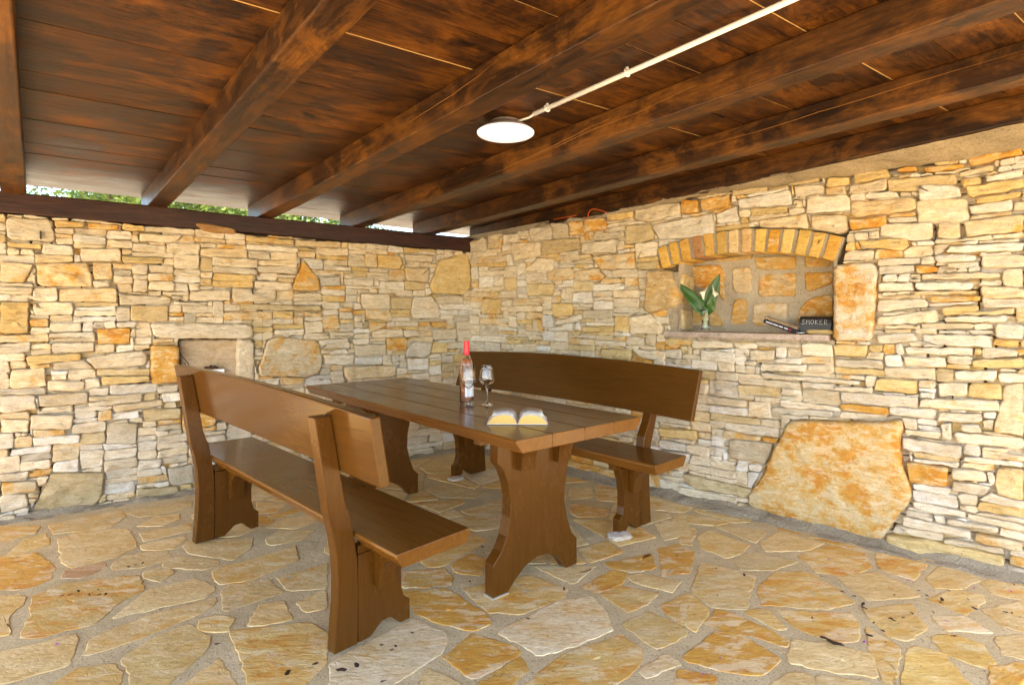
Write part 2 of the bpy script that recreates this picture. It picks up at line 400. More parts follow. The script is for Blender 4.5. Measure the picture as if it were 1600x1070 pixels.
def fill(rnd, x0, x1, z0, ztop, st, obs, wts, hs=(.028, .07), ls=(.11, .38), off=0.0):
    """dry-stone courses: always lay the next stone in the lowest free place"""
    ds = .01; N = int((x1 - x0) / ds); h = [z0 + .02 * noise.noise(Vector((i * .03, 0, 5))) for i in range(N)]
    lim = [ztop(x0 + (i + .5) * ds) for i in range(N)]
    it = 0
    while it < 6000:
        it += 1
        best = None
        for i in range(N):
            if h[i] < lim[i] - .012 and (best is None or h[i] < h[best] - 1e-6): best = i
        if best is None: break
        a = best
        while a > 0 and abs(h[a - 1] - h[best]) < .007: a -= 1
        b = best
        while b < N - 1 and abs(h[b + 1] - h[best]) < .007: b += 1
        wd = (b - a + 1) * ds; base = max(h[a:b + 1])
        nb = min([v for v in ((h[a - 1] if a > 0 else 9), (h[b + 1] if b < N - 1 else 9))])
        L = rnd.uniform(*ls) * rnd.choice((.6, 1, 1, 1.25))
        hh = rnd.uniform(*hs)
        if rnd.random() < .14: hh = rnd.uniform(.08, .12); L = min(L, .2)
        if wd < .07:
            L = wd; hh = max(.018, min(nb - base, .09)) if nb < 9 else hh
        else:
            if wd - L < .08: L = wd if wd < .4 else wd / 2
            if nb < 9 and abs(nb - base - hh) < .016 and nb - base > .02: hh = nb - base
        nL = max(1, int(round(L / ds)))
        i0 = a if rnd.random() < .5 or nL >= b - a + 1 else b + 1 - nL
        i1 = min(i0 + nL, b + 1)
        top = base + hh
        lm = min(lim[i0:i1])
        if top > lm - .02: top = lm
        g = .0016
        sl = rnd.uniform(-.006, .006)
        xa, xb = x0 + i0 * ds + g, x0 + i1 * ds - g
        j = lambda m_=.004: rnd.uniform(-m_, m_)
        if top - base > .012:
            poly = [(xa + j(), base + g + j(.003)), (xb + j(), base + g + j(.003)), (xb + j(.008), top - g + sl), (xa + j(.008), top - g - sl)]
            pc = clip_out(poly, obs, .004); todo = [pc] if pc else []
            if not pc or abs(area(pc)) < .72 * abs(area(poly)):
                todo = []; nn = rnd.choice((2, 3))
                for q in range(nn):
                    l_ = lambda A, B, f: (A[0] + (B[0] - A[0]) * f, A[1] + (B[1] - A[1]) * f)
                    f0, f1 = q / nn, (q + 1) / nn
                    for (h0, h1) in (((0, 1),) if hh < .09 else ((0, .5), (.5, 1))):
                        qa, qb, qc, qd = l_(poly[0], poly[1], f0), l_(poly[0], poly[1], f1), l_(poly[3], poly[2], f1), l_(poly[3], poly[2], f0)
                        pc2 = clip_out([l_(qa, qd, h0), l_(qb, qc, h0), l_(qb, qc, h1), l_(qa, qd, h1)], obs, .004)
                        if pc2: todo.append(pc2)
                if pc and sum(abs(area(x)) for x in todo) < 1.12 * abs(area(pc)): todo = [pc]
            for pc in todo:
                cl = pick(rnd, wts)
                st.add(pc, cl, rnd, front=off + rnd.uniform(-.012, .012), rough=rnd.uniform(.005, .012), bev=min(.0035, hh * .07), corner=min(.009, hh * .18))
        for i in range(i0, i1): h[i] = top

CRA = (0, 300, .3738); CRB = (350, 300, .3738); CRC = (700, 300, .3738); CRD = (1000, 200, .375); CRE = (1000, 550, .375)
CR6 = (0, 650, .3926); CR7 = (530, 650, .3924); CR8 = (1060, 720, .3375)
def parse(cr, txt):
    """lines of 'class x y x y ...' measured on an enlarged crop"""
    out = []
    for ln in txt.strip().split('\n'):
        t = ln.split(); nums = list(map(float, t[1:]))
        out.append((t[0], [(cr[0] + nums[i] * cr[2], cr[1] + nums[i + 1] * cr[2]) for i in range(0, len(nums), 2)]))
    return out
F1 = parse(CRA, """c 25 105 215 115 235 210 28 195
p 150 300 370 293 390 395 155 395
p 0 288 145 305 100 382 0 375
y 0 460 122 460 122 590 0 590
p 240 405 488 400 490 460 245 458
c 495 425 715 440 715 470 497 472
t 548 475 705 472 705 540 548 540
p 385 295 470 295 470 368 393 368
o 405 572 545 567 543 632 408 636
c 348 690 600 660 622 690 610 725 400 742
c 0 850 145 848 152 910 0 925
g 160 850 368 832 368 885 165 900
c 125 930 308 930 300 990 128 992
c 0 950 122 950 120 1005 0 1005
t 595 905 757 905 755 945 598 960
g 443 965 575 965 572 1052 445 1050
y 108 685 340 672 340 700 115 725
p 468 890 680 868 683 890 480 920
o 760 880 910 950 895 975 762 1000
y 420 770 628 768 628 792 422 808
c 195 790 355 790 352 830 198 832
c 580 172 760 180 740 212 582 208
c 335 235 505 238 505 290 338 290
c 790 415 960 408 965 455 792 455
y 225 118 352 125 350 150 228 148
o 365 128 500 140 498 160 366 152
y 28 208 178 215 176 238 30 232
y 510 268 685 275 683 300 512 295
w 725 458 868 462 865 474 727 472""") + parse(CRB, """o 285 400 330 285 345 300 400 370 405 415 300 415
p 180 620 235 602 400 625 412 690 400 760 340 775 150 768 145 740
y 860 390 900 285 1015 255 1035 300 1030 400 1000 430 870 425
c 785 440 870 435 900 480 905 530 785 530
t 695 440 785 440 782 490 698 490
c 570 425 690 425 700 490 575 490
y 640 260 735 265 750 300 735 320 645 318
p 500 728 720 725 722 772 505 785
c 540 640 680 635 682 680 550 685
c 418 680 545 680 540 722 420 722
w 545 690 662 688 662 720 545 720
c 395 618 528 612 528 652 400 655
c 770 650 800 625 870 630 862 680 840 692 760 690
g 875 575 972 570 975 615 872 620
c 620 585 650 572 750 575 752 605 625 610
p 595 490 695 497 700 538 592 530
g 400 355 490 350 490 392 402 392
c 125 370 285 380 283 412 128 405
c 30 400 220 405 215 460 35 460
t 68 465 402 478 400 498 70 490
c 500 362 628 365 625 395 500 390
p 300 200 490 208 488 235 300 225
y 90 180 295 200 293 222 92 205
p 755 315 860 320 855 380 765 370
o 865 540 930 540 925 568 875 568
g 755 258 870 265 870 292 758 290""") + parse(CR6, """t 205 225 420 222 410 300 390 350 260 395 115 400
c 0 315 110 310 112 360 0 388
p 5 265 145 255 150 300 5 318
g 665 210 765 190 775 265 680 275
t 540 290 715 280 712 320 545 335""")
F2 = parse(CRC, """c 70 215 155 190 165 245 90 255
p 162 178 228 172 222 235 165 238
c 340 150 435 145 430 200 345 205
g 435 130 502 130 505 192 438 195
o 505 125 565 122 568 180 508 182
o 572 115 655 108 660 155 580 168
c 265 215 390 210 385 265 270 290
t 392 200 545 190 550 240 395 262
c 555 215 705 195 705 252 555 260
t 740 140 850 130 862 195 800 215 740 220
c 778 60 970 42 975 95 830 125 780 118
y 665 92 775 82 775 108 670 122
c 780 215 880 205 878 265 790 278
p 600 270 780 250 780 320 640 325
c 318 330 375 275 445 280 440 330
p 410 325 520 315 530 365 415 370
p 535 330 625 318 655 350 640 370 540 370
c 755 520 850 510 900 560 900 595 755 595
t 332 385 445 380 440 430 335 435
y 145 445 222 445 220 510 140 510
y 435 465 525 465 520 515 440 520
w 440 540 560 510 560 530 520 545 445 555
w 430 570 520 545 520 580 430 580
y 555 560 690 560 690 585 560 585
c 275 635 370 630 368 672 275 668
o 755 710 775 678 860 710 860 722
y 640 655 765 660 762 705 640 700""") + parse(CRD, """w 45 400 300 355 315 440 200 460 75 465
w 315 360 405 320 412 390 318 400
w 405 300 630 258 635 320 415 335
c 640 245 760 230 770 275 645 285
y 775 208 870 198 870 235 775 250
y 885 190 1030 165 1050 205 890 232
p 495 385 690 355 705 400 700 420 500 415
p 710 365 860 358 865 430 820 442 715 420
w 690 290 870 275 875 345 690 355
p 875 305 1150 285 1150 345 875 375
o 872 380 1030 365 1030 405 875 430
w 1155 240 1330 240 1335 290 1160 308
c 1150 300 1365 292 1375 370 1370 392 1155 400
c 1000 400 1220 392 1222 465 1130 470 1000 450
p 1240 392 1335 388 1335 460 1240 462
p 1345 390 1600 358 1600 430 1360 455
o 250 300 370 275 370 325 255 348
o 170 300 240 298 245 352 172 360
t 1030 215 1315 190 1320 235 1160 262 1030 265
o 1360 125 1590 80 1600 108 1375 160
o 1180 165 1350 150 1355 165 1185 188
o 1070 168 1155 155 1158 180 1072 188
y 1330 210 1420 205 1425 235 1340 250
c 1330 185 1470 150 1480 175 1330 205
w 1435 205 1600 165 1600 200 1440 228
y 1350 245 1600 210 1600 250 1370 290
y 1395 290 1590 263 1590 285 1400 322
w 1225 530 1335 520 1405 530 1400 555 1230 560
w 1270 510 1290 490 1600 475 1600 510 1280 520
y 910 470 1110 455 1125 485 1100 510 920 495
o 1205 700 1420 698 1422 720 1210 728
y 1250 745 1410 735 1415 765 1260 785
o 1145 575 1240 572 1240 600 1150 608
w 1145 645 1390 640 1385 675 1145 678
w 995 645 1135 643 1138 680 990 682
c 985 790 1240 755 1245 810 985 822
w 1170 860 1468 862 1472 915 1250 905 1172 890
c 1265 785 1535 780 1530 810 1270 812
c 1475 815 1600 815 1600 880 1480 875
c 1170 607 1500 600 1502 625 1170 635
c 1510 585 1600 585 1600 665 1510 660
c 990 715 1195 712 1200 745 990 770
c 985 860 1145 855 1155 890 985 900
y 805 900 955 905 940 955 810 950
c 210 880 385 888 390 918 215 920
w 1100 912 1390 915 1385 948 1110 942
c 1090 950 1275 955 1275 1002 1100 990
y 1385 965 1600 955 1600 1000 1380 1000
c 1310 1012 1490 1010 1490 1052 1310 1050
c 500 980 695 985 692 1015 502 1012
c 455 925 565 925 560 968 460 968""") + parse(CRE, """o 1105 455 1285 480 1280 565 1120 545
t 1480 480 1600 485 1600 620 1480 590
p 1520 140 1600 128 1600 352 1470 330 1500 290
g 365 360 555 380 525 468 365 440
y 985 110 1160 118 1160 178 975 162
y 1370 130 1510 130 1512 195 1365 190
c 1245 128 1365 128 1362 188 1242 185
c 1165 195 1500 200 1500 248 1160 230
c 1090 355 1345 390 1340 445 1095 405
c 1295 480 1440 500 1450 540 1295 530
c 1295 535 1470 560 1430 598 1295 580
c 1305 330 1600 360 1600 410 1310 375
c 1345 435 1600 455 1600 480 1345 455
y 1030 760 1250 790 1520 850 1520 895 1440 900 1090 825 1020 795
c 1090 680 1380 745 1385 780 1090 725
p 1395 750 1595 790 1595 832 1395 790
c 1265 775 1515 820 1515 845 1265 795
c 1140 620 1360 665 1355 695 1140 650
c 1275 690 1500 735 1495 755 1275 715
c 1365 670 1600 720 1600 752 1365 700
t 180 505 470 570 445 605 230 570 185 540
c 505 85 915 120 915 138 510 108
c 545 228 800 245 800 272 548 255
c 1035 230 1240 238 1235 280 1040 262
c 1245 250 1430 257 1425 298 1240 290
y 75 315 235 330 235 370 80 350""")
def conv(fr, fs, n=0.0): return [(c_, hull([fr.px(x, y, n) for x, y in p])) for c_, p in fs]
def shrink(poly, g):
    x0, y0, x1, y1 = bbox(poly); cx, cy = (x0 + x1) / 2, (y0 + y1) / 2
    kx, ky = max(.5, 1 - g / max(x1 - x0, .01) * 2), max(.5, 1 - g / max(y1 - y0, .01) * 2)
    return [(cx + (p[0] - cx) * kx, cy + (p[1] - cy) * ky) for p in poly]

WTS = [('c', 13), ('w', 4.5), ('g', 1.8), ('t', 1.6), ('y', 1.6), ('p', 3.0), ('o', .6)]
def one_part(fr, name, cls, pts, parent, front, back=-.1, rough=.006, label=None, n=0.0, seed=1, mat='stone'):
    st = Stones(lambda x, y, k: fr.p(x, y, n + k)); rnd = random.Random(seed)
    st.add(pts, cls, rnd, front=front, back=back, rough=rough, step=.03, jit=.004, bev=.012, corner=.03)
    o = st.build(name, M[mat], parent)
    if label: o['label'] = label
    return o

# ---- wall 1: long back wall on the left
wall1 = thing('stone_wall', 'low dry-stone back wall on the left under the dark timber plate, with a small square recess behind the bench', 'wall', W1.p(2.4, 0, -.2))
def local(o, par):
    """keep world placement when parented"""
    o.parent = par; o.matrix_parent_inverse = par.matrix_basis.inverted(); return o
P1 = conv(W1, F1)
sp1 = {  # separately modelled stones of wall 1
    'lintel_stone': ('c', [(235, 504), (394, 506), (395, 529), (240, 528)], .018, 'long pale lintel stone over the small recess'),
    'jamb_stone': ('c', [(370, 531), (397, 530), (398, 595), (370, 595)], .012, 'upright pale jamb stone right of the small recess'),
    'orange_stone': ('o', [(235, 540), (279, 539), (282, 598), (236, 599)], .015, 'orange stained block left of the small recess'),
}
obs1 = []
for c_, p in P1: obs1.append((p, bbox(p)))
niche1 = hull([W1.px(279, 529), W1.px(372, 529), W1.px(372, 612), W1.px(279, 612)]); obs1.append((niche1, bbox(niche1)))
st = Stones(lambda x, y, k: W1.p(x, y, k)); rnd = random.Random(11)
for i, (nm, (c_, pts, fr_, lab)) in enumerate(sp1.items()):
    hp = hull([W1.px(*q) for q in pts]); obs1.append((hp, bbox(hp)))
    local(one_part(W1, nm, c_, hp, wall1, fr_, seed=20 + i, label=lab), wall1)
for c_, p in P1:
    big = abs(area(p)) > .03
    st.add(shrink(p, .002), c_, rnd, front=rnd.uniform(-.002, .014), rough=.012 if big else .008, corner=.018 if big else .009, bev=.007 if big else .005)
bk_obs = [obs1[k_] for k_ in range(len(obs1)) if obs1[k_][0] is niche1]
fill(random.Random(5), -.03, 5.0, -.03, lambda x: 1.83 + .0079 * x, st, bk_obs, WTS, ls=(.15, .4), off=-.040)
fill(rnd, -.03, 5.0, -.03, lambda x: 1.842 + .0079 * x + .006 * math.sin(x * 9), st, obs1, WTS)
local(st.build('stonework', M['stone'], None), wall1)
core = MB()
nx0, nz0, nx1, nz1 = bbox(niche1)
def wbox(mb, fr, t0, t1, z0, z1, a, b): mb.add([fr.p(t, z, n) for t in (t0, t1) for n in (a, b) for z in (z0, z1)], [(0, 1, 3, 2), (4, 6, 7, 5), (0, 4, 5, 1), (2, 3, 7, 6), (0, 2, 6, 4), (1, 5, 7, 3)])
wbox(core, W1, -.5, nx0, -.1, 1.872, -.40, -.062); wbox(core, W1, nx1, 5.1, -.1, 1.872, -.40, -.062)
wbox(core, W1, nx0, nx1, -.1, nz0, -.40, -.062); wbox(core, W1, nx0, nx1, nz1, 1.872, -.40, -.062)
wbox(core, W1, nx0, nx1, nz0, nz1, -.40, -.088)
local(core.build('mortar_core', M['mortar'], None, recalc=False), wall1)
bk = hull([W1.px(281, 531, -.06), W1.px(374, 531, -.06), W1.px(374, 610, -.06), W1.px(284, 606, -.10)])
local(one_part(W1, 'recess_back_stone', ((.66, .52, .36), .42), bk, None, 0, back=-.03, rough=.004, n=-.06, seed=31), wall1)

# ---- wall 2: right wall with the arched niche
wall2 = thing('stone_wall', 'dry-stone wall on the right with a brick-arched niche and a huge orange slab at its foot', 'wall', W2.p(2.3, 0, -.2))
P2 = conv(W2, F2)
tops = [W2.px(*q) for q in ((735, 377), (850, 355), (950, 338), (1000, 326), (1100, 303), (1250, 282), (1380, 263), (1500, 246), (1600, 230))]
def ztop2(x):
    if x <= tops[0][0]: return tops[0][1]
    for a, b in zip(tops, tops[1:]):
        if x <= b[0]: return a[1] + (b[1] - a[1]) * (x - a[0]) / (b[0] - a[0])
    return tops[-1][1]
obs2 = [(p, bbox(p)) for _, p in P2]
ND = .24                                                   # niche depth
LZ = W2.px(1240, 522)[1]                                   # top of the ledge
sL, sR = W2.px(1058, 500)[0], W2.px(1304, 500)[0]
def circ(a, b, c_):
    ax, ay = a; bx, by = b; cx, cy = c_; d = 2 * (ax * (by - cy) + bx * (cy - ay) + cx * (ay - by))
    ux = ((ax * ax + ay * ay) * (by - cy) + (bx * bx + by * by) * (cy - ay) + (cx * cx + cy * cy) * (ay - by)) / d
    uy = ((ax * ax + ay * ay) * (cx - bx) + (bx * bx + by * by) * (ax - cx) + (cx * cx + cy * cy) * (bx - ax)) / d
    return ux, uy, math.hypot(ax - ux, ay - uy)
ia, ib, ic = W2.px(1036, 420), W2.px(1168, 394), W2.px(1306, 409)
ux, uz, ri = circ(ia, ib, ic)
ao = W2.px(1168, 358); ro = math.hypot(ao[0] - ux, ao[1] - uz)
thA = math.atan2(ia[1] - uz, ia[0] - ux); thC = math.atan2(ic[1] - uz, ic[0] - ux)
archpoly = [(ux + (ro + .004) * math.cos(thA + (thC - thA) * k / 8), uz + (ro + .004) * math.sin(thA + (thC - thA) * k / 8)) for k in range(9)]
nich = hull(archpoly + [(ia[0], ia[1]), (sL - .03, LZ - .05), (sR, LZ - .05), (ic[0] + .02, ic[1])])
obs2.append((nich, bbox(nich)))
big = {
    'floor_slab': ('o', [(CRE[0] + x * .375, CRE[1] + y * .375) for x, y in ((625, 285), (700, 284), (980, 290), (1090, 278), (1102, 310), (1085, 360), (1088, 470), (1112, 520), (1138, 610), (1060, 700), (1005, 800), (960, 790), (700, 725), (600, 690), (450, 640), (448, 605), (525, 500), (530, 465), (600, 345))], .035, 'huge upright orange and cream slab at the foot of the wall'),
    'orange_block': ('o', [(1302, 414), (1340, 411), (1369, 412), (1371, 432), (1366, 500), (1364, 532), (1304, 532)], .03, 'tall orange and white block right of the niche'),
    'rounded_stone': (((.60, .45, .24), .62), [(1014, 424), (1049, 422), (1062, 460), (1061, 478), (1036, 484), (1014, 489), (1007, 483)], .03, 'rounded tan stone left of the niche'),
}
st = Stones(lambda x, y, k: W2.p(x, y, k)); rnd = random.Random(23)
for i, (nm, (c_, pts, fr_, lab)) in enumerate(big.items()):
    pp = [W2.px(*q) for q in pts]; hp = hull(pp); obs2.append((hp, bbox(hp)))
    if area(pp) < 0: pp = pp[::-1]
    cc = (((.78, .62, .35), .86) if nm == 'floor_slab' else ((.85, .80, .68), .97) if nm == 'orange_block' else c_)
    local(one_part(W2, nm, cc, pp, None, fr_, back=-.1 if nm != 'floor_slab' else -.06, rough=.010, seed=40 + i, label=lab), wall2)
for c_, p in P2:
    bg_ = abs(area(p)) > .025
    st.add(shrink(p, .002), c_, rnd, front=rnd.uniform(-.002, .014), rough=.014 if bg_ else .009, corner=.016 if bg_ else .009, bev=.007 if bg_ else .005)
fill(random.Random(6), 0.0, 4.9, -.03, lambda x: ztop2(x) - .01, st, [o_ for o_ in obs2 if o_[0] is nich], WTS, ls=(.15, .4), off=-.040)
fill(rnd, 0.0, 4.9, -.03, ztop2, st, obs2, WTS)
local(st.build('stonework', M['stone'], None), wall2)
core = MB(); zT = ib[1] + .055
wbox(core, W2, -.40, sL, -.1, 1.95, -.45, -.062); 
core.add([W2.p(t, z, n) for t, zz in ((sR, ztop2(sR)), (5.0, ztop2(5.0))) for n in (-.45, -.062) for z in (-.1, zz)], [(0, 1, 3, 2), (4, 6, 7, 5), (0, 4, 5, 1), (2, 3, 7, 6), (0, 2, 6, 4), (1, 5, 7, 3)])
wbox(core, W2, sL, sR, -.1, LZ - .045, -.45, -.062); wbox(core, W2, sL, sR, zT, 1.99, -.45, -.062)
wbox(core, W2, sL, sR, LZ - .045, zT, -.45, -ND)
local(core.build('mortar_core', M['mortar'], None, recalc=False), wall2)
# niche lining: back panel of cement, jambs
lin = MB()
def gridpatch(mb, f, nu, nv, amp, sc, seed):
    b = len(mb.v)
    for i in range(nu + 1):
        for j in range(nv + 1):
            p, nr = f(i / nu, j / nv); mb.v.append(tuple(p + nr * noise.noise(p * sc + Vector((seed, 0, 0))) * amp))
    for i in range(nu):
        for j in range(nv):
            a = b + i * (nv + 1) + j; mb.f.append((a, a + nv + 1, a + nv + 2, a + 1))
N2 = Vector((n2.x, n2.y, 0)); D2 = Vector((d2.x, d2.y, 0)); D1 = Vector((d1.x, d1.y, 0)); N1 = Vector((n1.x, n1.y, 0))
gridpatch(lin, lambda a, b: (W2.p(sL - .01 + (sR - sL + .02) * a, LZ - .04 + (zT - LZ + .04) * b, -ND + .012), N2), 60, 40, .008, 14, 1)
gridpatch(lin, lambda a, b: (W2.p(sL + .012, LZ - .04 + (zT - LZ + .04) * b, -ND + .01 + (ND - .015) * a), D2), 16, 40, .012, 12, 2)
gridpatch(lin, lambda a, b: (W2.p(sR - .012, LZ - .04 + (zT - LZ + .04) * b, -ND + .01 + (ND - .015) * a), -D2), 16, 40, .012, 12, 3)
local(lin.build('niche_lining', M['nmortar'], None, smooth=True), wall2)
nb = Stones(lambda x, y, k: W2.p(x, y, -ND + .012 + k)); rnd = random.Random(5)
NB = parse((1020, 380, .2375), """p 210 165 300 150 440 142 475 200 470 300 330 300 215 270
y 430 270 474 270 470 375 440 360
c 520 165 655 155 650 330 525 325
y 665 90 940 85 945 175 680 175
y 1000 85 1190 105 1180 155 1005 165
p 695 200 945 195 940 350 695 350
o 995 195 1190 185 1190 265 1010 325
p 540 370 615 365 620 530 500 545 520 450
c 665 400 890 385 890 540 650 545
o 985 400 1060 355 1190 335 1190 540 935 520
y 210 375 300 370 320 540 230 545
y 385 410 450 500 460 550 370 545
y 400 105 655 70 655 100 420 125""")
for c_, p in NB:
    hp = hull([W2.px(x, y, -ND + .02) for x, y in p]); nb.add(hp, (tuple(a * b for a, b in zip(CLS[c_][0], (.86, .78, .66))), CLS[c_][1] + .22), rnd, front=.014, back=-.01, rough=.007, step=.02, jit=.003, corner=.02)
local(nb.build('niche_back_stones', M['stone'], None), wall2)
js = Stones(lambda x, y, k: W2.p(sL + .012 + k, y, x)); 
js.add([(-.20, LZ + .01), (-.03, LZ + .01), (-.03, LZ + .16), (-.20, LZ + .14)], 't', rnd, front=.012, back=-.02); js.add([(-.21, LZ + .18), (-.02, LZ + .2), (-.03, LZ + .40), (-.2, LZ + .38)], 'y', rnd, front=.015, back=-.02)
local(js.build('niche_side_stones', M['stone'], None), wall2)
eg = MB(); gridpatch(eg, lambda a, b: (W2.p(sL - .075 + .088 * a, LZ - .01 + .42 * b, .002 - .012 * a), N2), 12, 40, .02, 18, 12)
gridpatch(eg, lambda a, b: (W2.p(sR - .004 + .02 * a, LZ - .01 + .44 * b, .004), N2), 6, 40, .012, 18, 14)
local(eg.build('niche_edge_mortar', M['cement'], None, smooth=True), wall2)
# ledge
ld_ = MB(); e0, e1 = W2.px(1040, 520)[0], W2.px(1297, 526)[0]
gridpatch(ld_, lambda a, b: (W2.p(e0 + (e1 - e0) * a, LZ, -ND + .01 + (ND + .02) * b), Vector((0, 0, 1))), 60, 10, .002, 30, 4)
gridpatch(ld_, lambda a, b: (W2.p(e0 + (e1 - e0) * a, LZ - .034 + .034 * b, .03), N2), 60, 4, .003, 60, 5)
gridpatch(ld_, lambda a, b: (W2.p(e0, LZ - .034 + .034 * b, -ND + .01 + (ND + .02) * a), -D2), 10, 4, .002, 30, 5)
gridpatch(ld_, lambda a, b: (W2.p(e1, LZ - .034 + .034 * b, -ND + .01 + (ND + .02) * a), D2), 10, 4, .002, 30, 5)
gridpatch(ld_, lambda a, b: (W2.p(e0 + (e1 - e0) * a, LZ - .034, -ND + .01 + (ND + .02) * b), Vector((0, 0, -1))), 60, 10, .003, 30, 6)
M['ledge'] = mortar_mat('ledge_stone', (.24, .185, .15), (.40, .33, .28), 40, .004)
local(ld_.build('niche_ledge', M['ledge'], None), wall2)
cf = MB(); gridpatch(cf, lambda a, b: (W2.p(sL - .06 + (sR - sL + .06) * a, LZ - .09 + .06 * b, -.012 + .01 * b), N2), 70, 6, .02, 20, 9)
local(cf.build('ledge_bedding', M['cement'], None, smooth=True), wall2)
# brick arch
bt = Stones(lambda x, y, k: Vector((0, 0, 0))); bm_ = thing  # placeholder names
arch = MB(); arch_t = []; rnd = random.Random(3)
mor = MB(); NBK = 14; dth = (thC - thA) / NBK
K = 40
for k in range(K):                                           # mortar ring behind the bricks, faces 9 mm back
    a, b = thA + (thC - thA) * k / K, thA + (thC - thA) * (k + 1) / K
    q = [(ux + r_ * math.cos(t), uz + r_ * math.sin(t)) for t in (a, b) for r_ in (ri + .006, ro - .004)]
    vs = [W2.p(x, z, n) for n in (-ND + .02, .013) for x, z in q]
    mor.add(vs, [(4, 5, 7, 6), (0, 4, 6, 2), (1, 3, 7, 5)] + ([(0, 1, 5, 4)] if k == 0 else []) + ([(2, 6, 7, 3)] if k == K - 1 else []))
arch_ring = local(mor.build('arch_mortar', M['cement'], None), wall2)
BC = [(.64, .40, .10), (.62, .38, .09), (.62, .36, .09), (.42, .22, .12), (.64, .38, .10), (.52, .33, .10), (.62, .45, .26), (.58, .38, .20), (.64, .43, .13), (.56, .31, .05), (.66, .46, .18), (.64, .42, .13), (.60, .38, .12), (.58, .32, .07)]
bs = Stones(None)
for k in range(NBK):
    a, b = thA + dth * (k + .13 + rnd.uniform(-.04, .04)), thA + dth * (k + .87 + rnd.uniform(-.04, .04))
    for (r0, r1, n0, n1_) in ((ri, ro, -.10, .022 + rnd.uniform(-.003, .003)),):
        poly = [(ux + r_ * math.cos(t), uz + r_ * math.sin(t)) for t, r_ in ((a, r0), (b, r0), (b, r1 + rnd.uniform(-.006, .004)), (a, r1 + rnd.uniform(-.006, .004)))]
        if area(poly) < 0: poly = poly[::-1]
        bs.put = lambda x, y, kk: W2.p(x, y, kk)
        bs.add(poly, (tuple(min(.85, a * b) for a, b in zip(BC[k], (1.2, 1.25, 1.15))), .05 if k not in (0, 6, 9) else .45), rnd, front=n1_, back=-ND + .03, step=.03, jit=.0015, rough=.002, bev=.003, corner=.006, flat=True)
local(bs.build('arch_bricks', M['stone'], None), wall2)

# ---- roof: rafters follow these oblique axes (the boards lie parallel to wall 1)
dr = unit(744, -880)                                         # down the rafters towards the camera
dw = unit(-1250, -880)                                       # along the boards, away from the corner
SL = .0286
def rp(t, s, z=0.0):                                         # t towards camera, s along the boards (leftwards), z above rafter soffit
    q = C + dr * t + dw * s; return Vector((q.x, q.y, 1.985 + SL * t + z))
roof = thing('timber_roof', 'low varnished timber roof of dark boards on heavy rafters over the terrace', 'roof', rp(2, 2))
T0, T1 = -.27, 4.95
XA = Vector((dr.x, dr.y, SL)).normalized()
def timber(name, o, ax, L, wv, hv, mat, parent, seed, bev=.006, sub=24, amp=.002):
    """beam with local x along its length"""
    side = Vector((0, 0, 1)).cross(ax).normalized(); up = ax.cross(side).normalized()
    mb = MB(); rnd_ = random.Random(seed); nseg = sub
    prof = [(-wv / 2, 0), (wv / 2, 0), (wv / 2, hv), (-wv / 2, hv)]
    ring = []
    for i in range(nseg + 1):
        x = L * i / nseg
        ring.append([(x, a + noise.noise(Vector((x * 1.7, j * 9.1, seed))) * amp, b + noise.noise(Vector((x * 1.3, j * 5.3, seed + 7))) * amp) for j, (a, b) in enumerate(prof)])
    vs = [p for r_ in ring for p in r_]; fs = [(3, 2, 1, 0), tuple(nseg * 4 + k for k in range(4))]
    for i in range(nseg):
        for k in range(4): fs.append((i * 4 + k, i * 4 + (k + 1) % 4, (i + 1) * 4 + (k + 1) % 4, (i + 1) * 4 + k))
    mb.add(vs, fs); ob = mb.build(name, mat, None, bevel=bev)
    a = ob.data.attributes.new('seed', 'FLOAT', 'POINT'); a.data.foreach_set('value', [seed * .137 % 1] * len(ob.data.vertices))
    ob.matrix_world = Matrix((( ax.x, side.x, up.x, o.x), (ax.y, side.y, up.y, o.y), (ax.z, side.z, up.z, o.z), (0, 0, 0, 1)))
    if parent:
        mw = ob.matrix_world.copy(); ob.parent = parent; ob.matrix_parent_inverse = parent.matrix_basis.inverted()
    return ob
for i, s in enumerate((-.24, .39, 1.07, 1.80, 2.50, 3.24, 3.95, 4.66)):
    timber('rafter', rp(T0, s), XA, T1 - T0, .115 if i else .14, .125, M['roof'], roof, 3 + i, bev=.006)
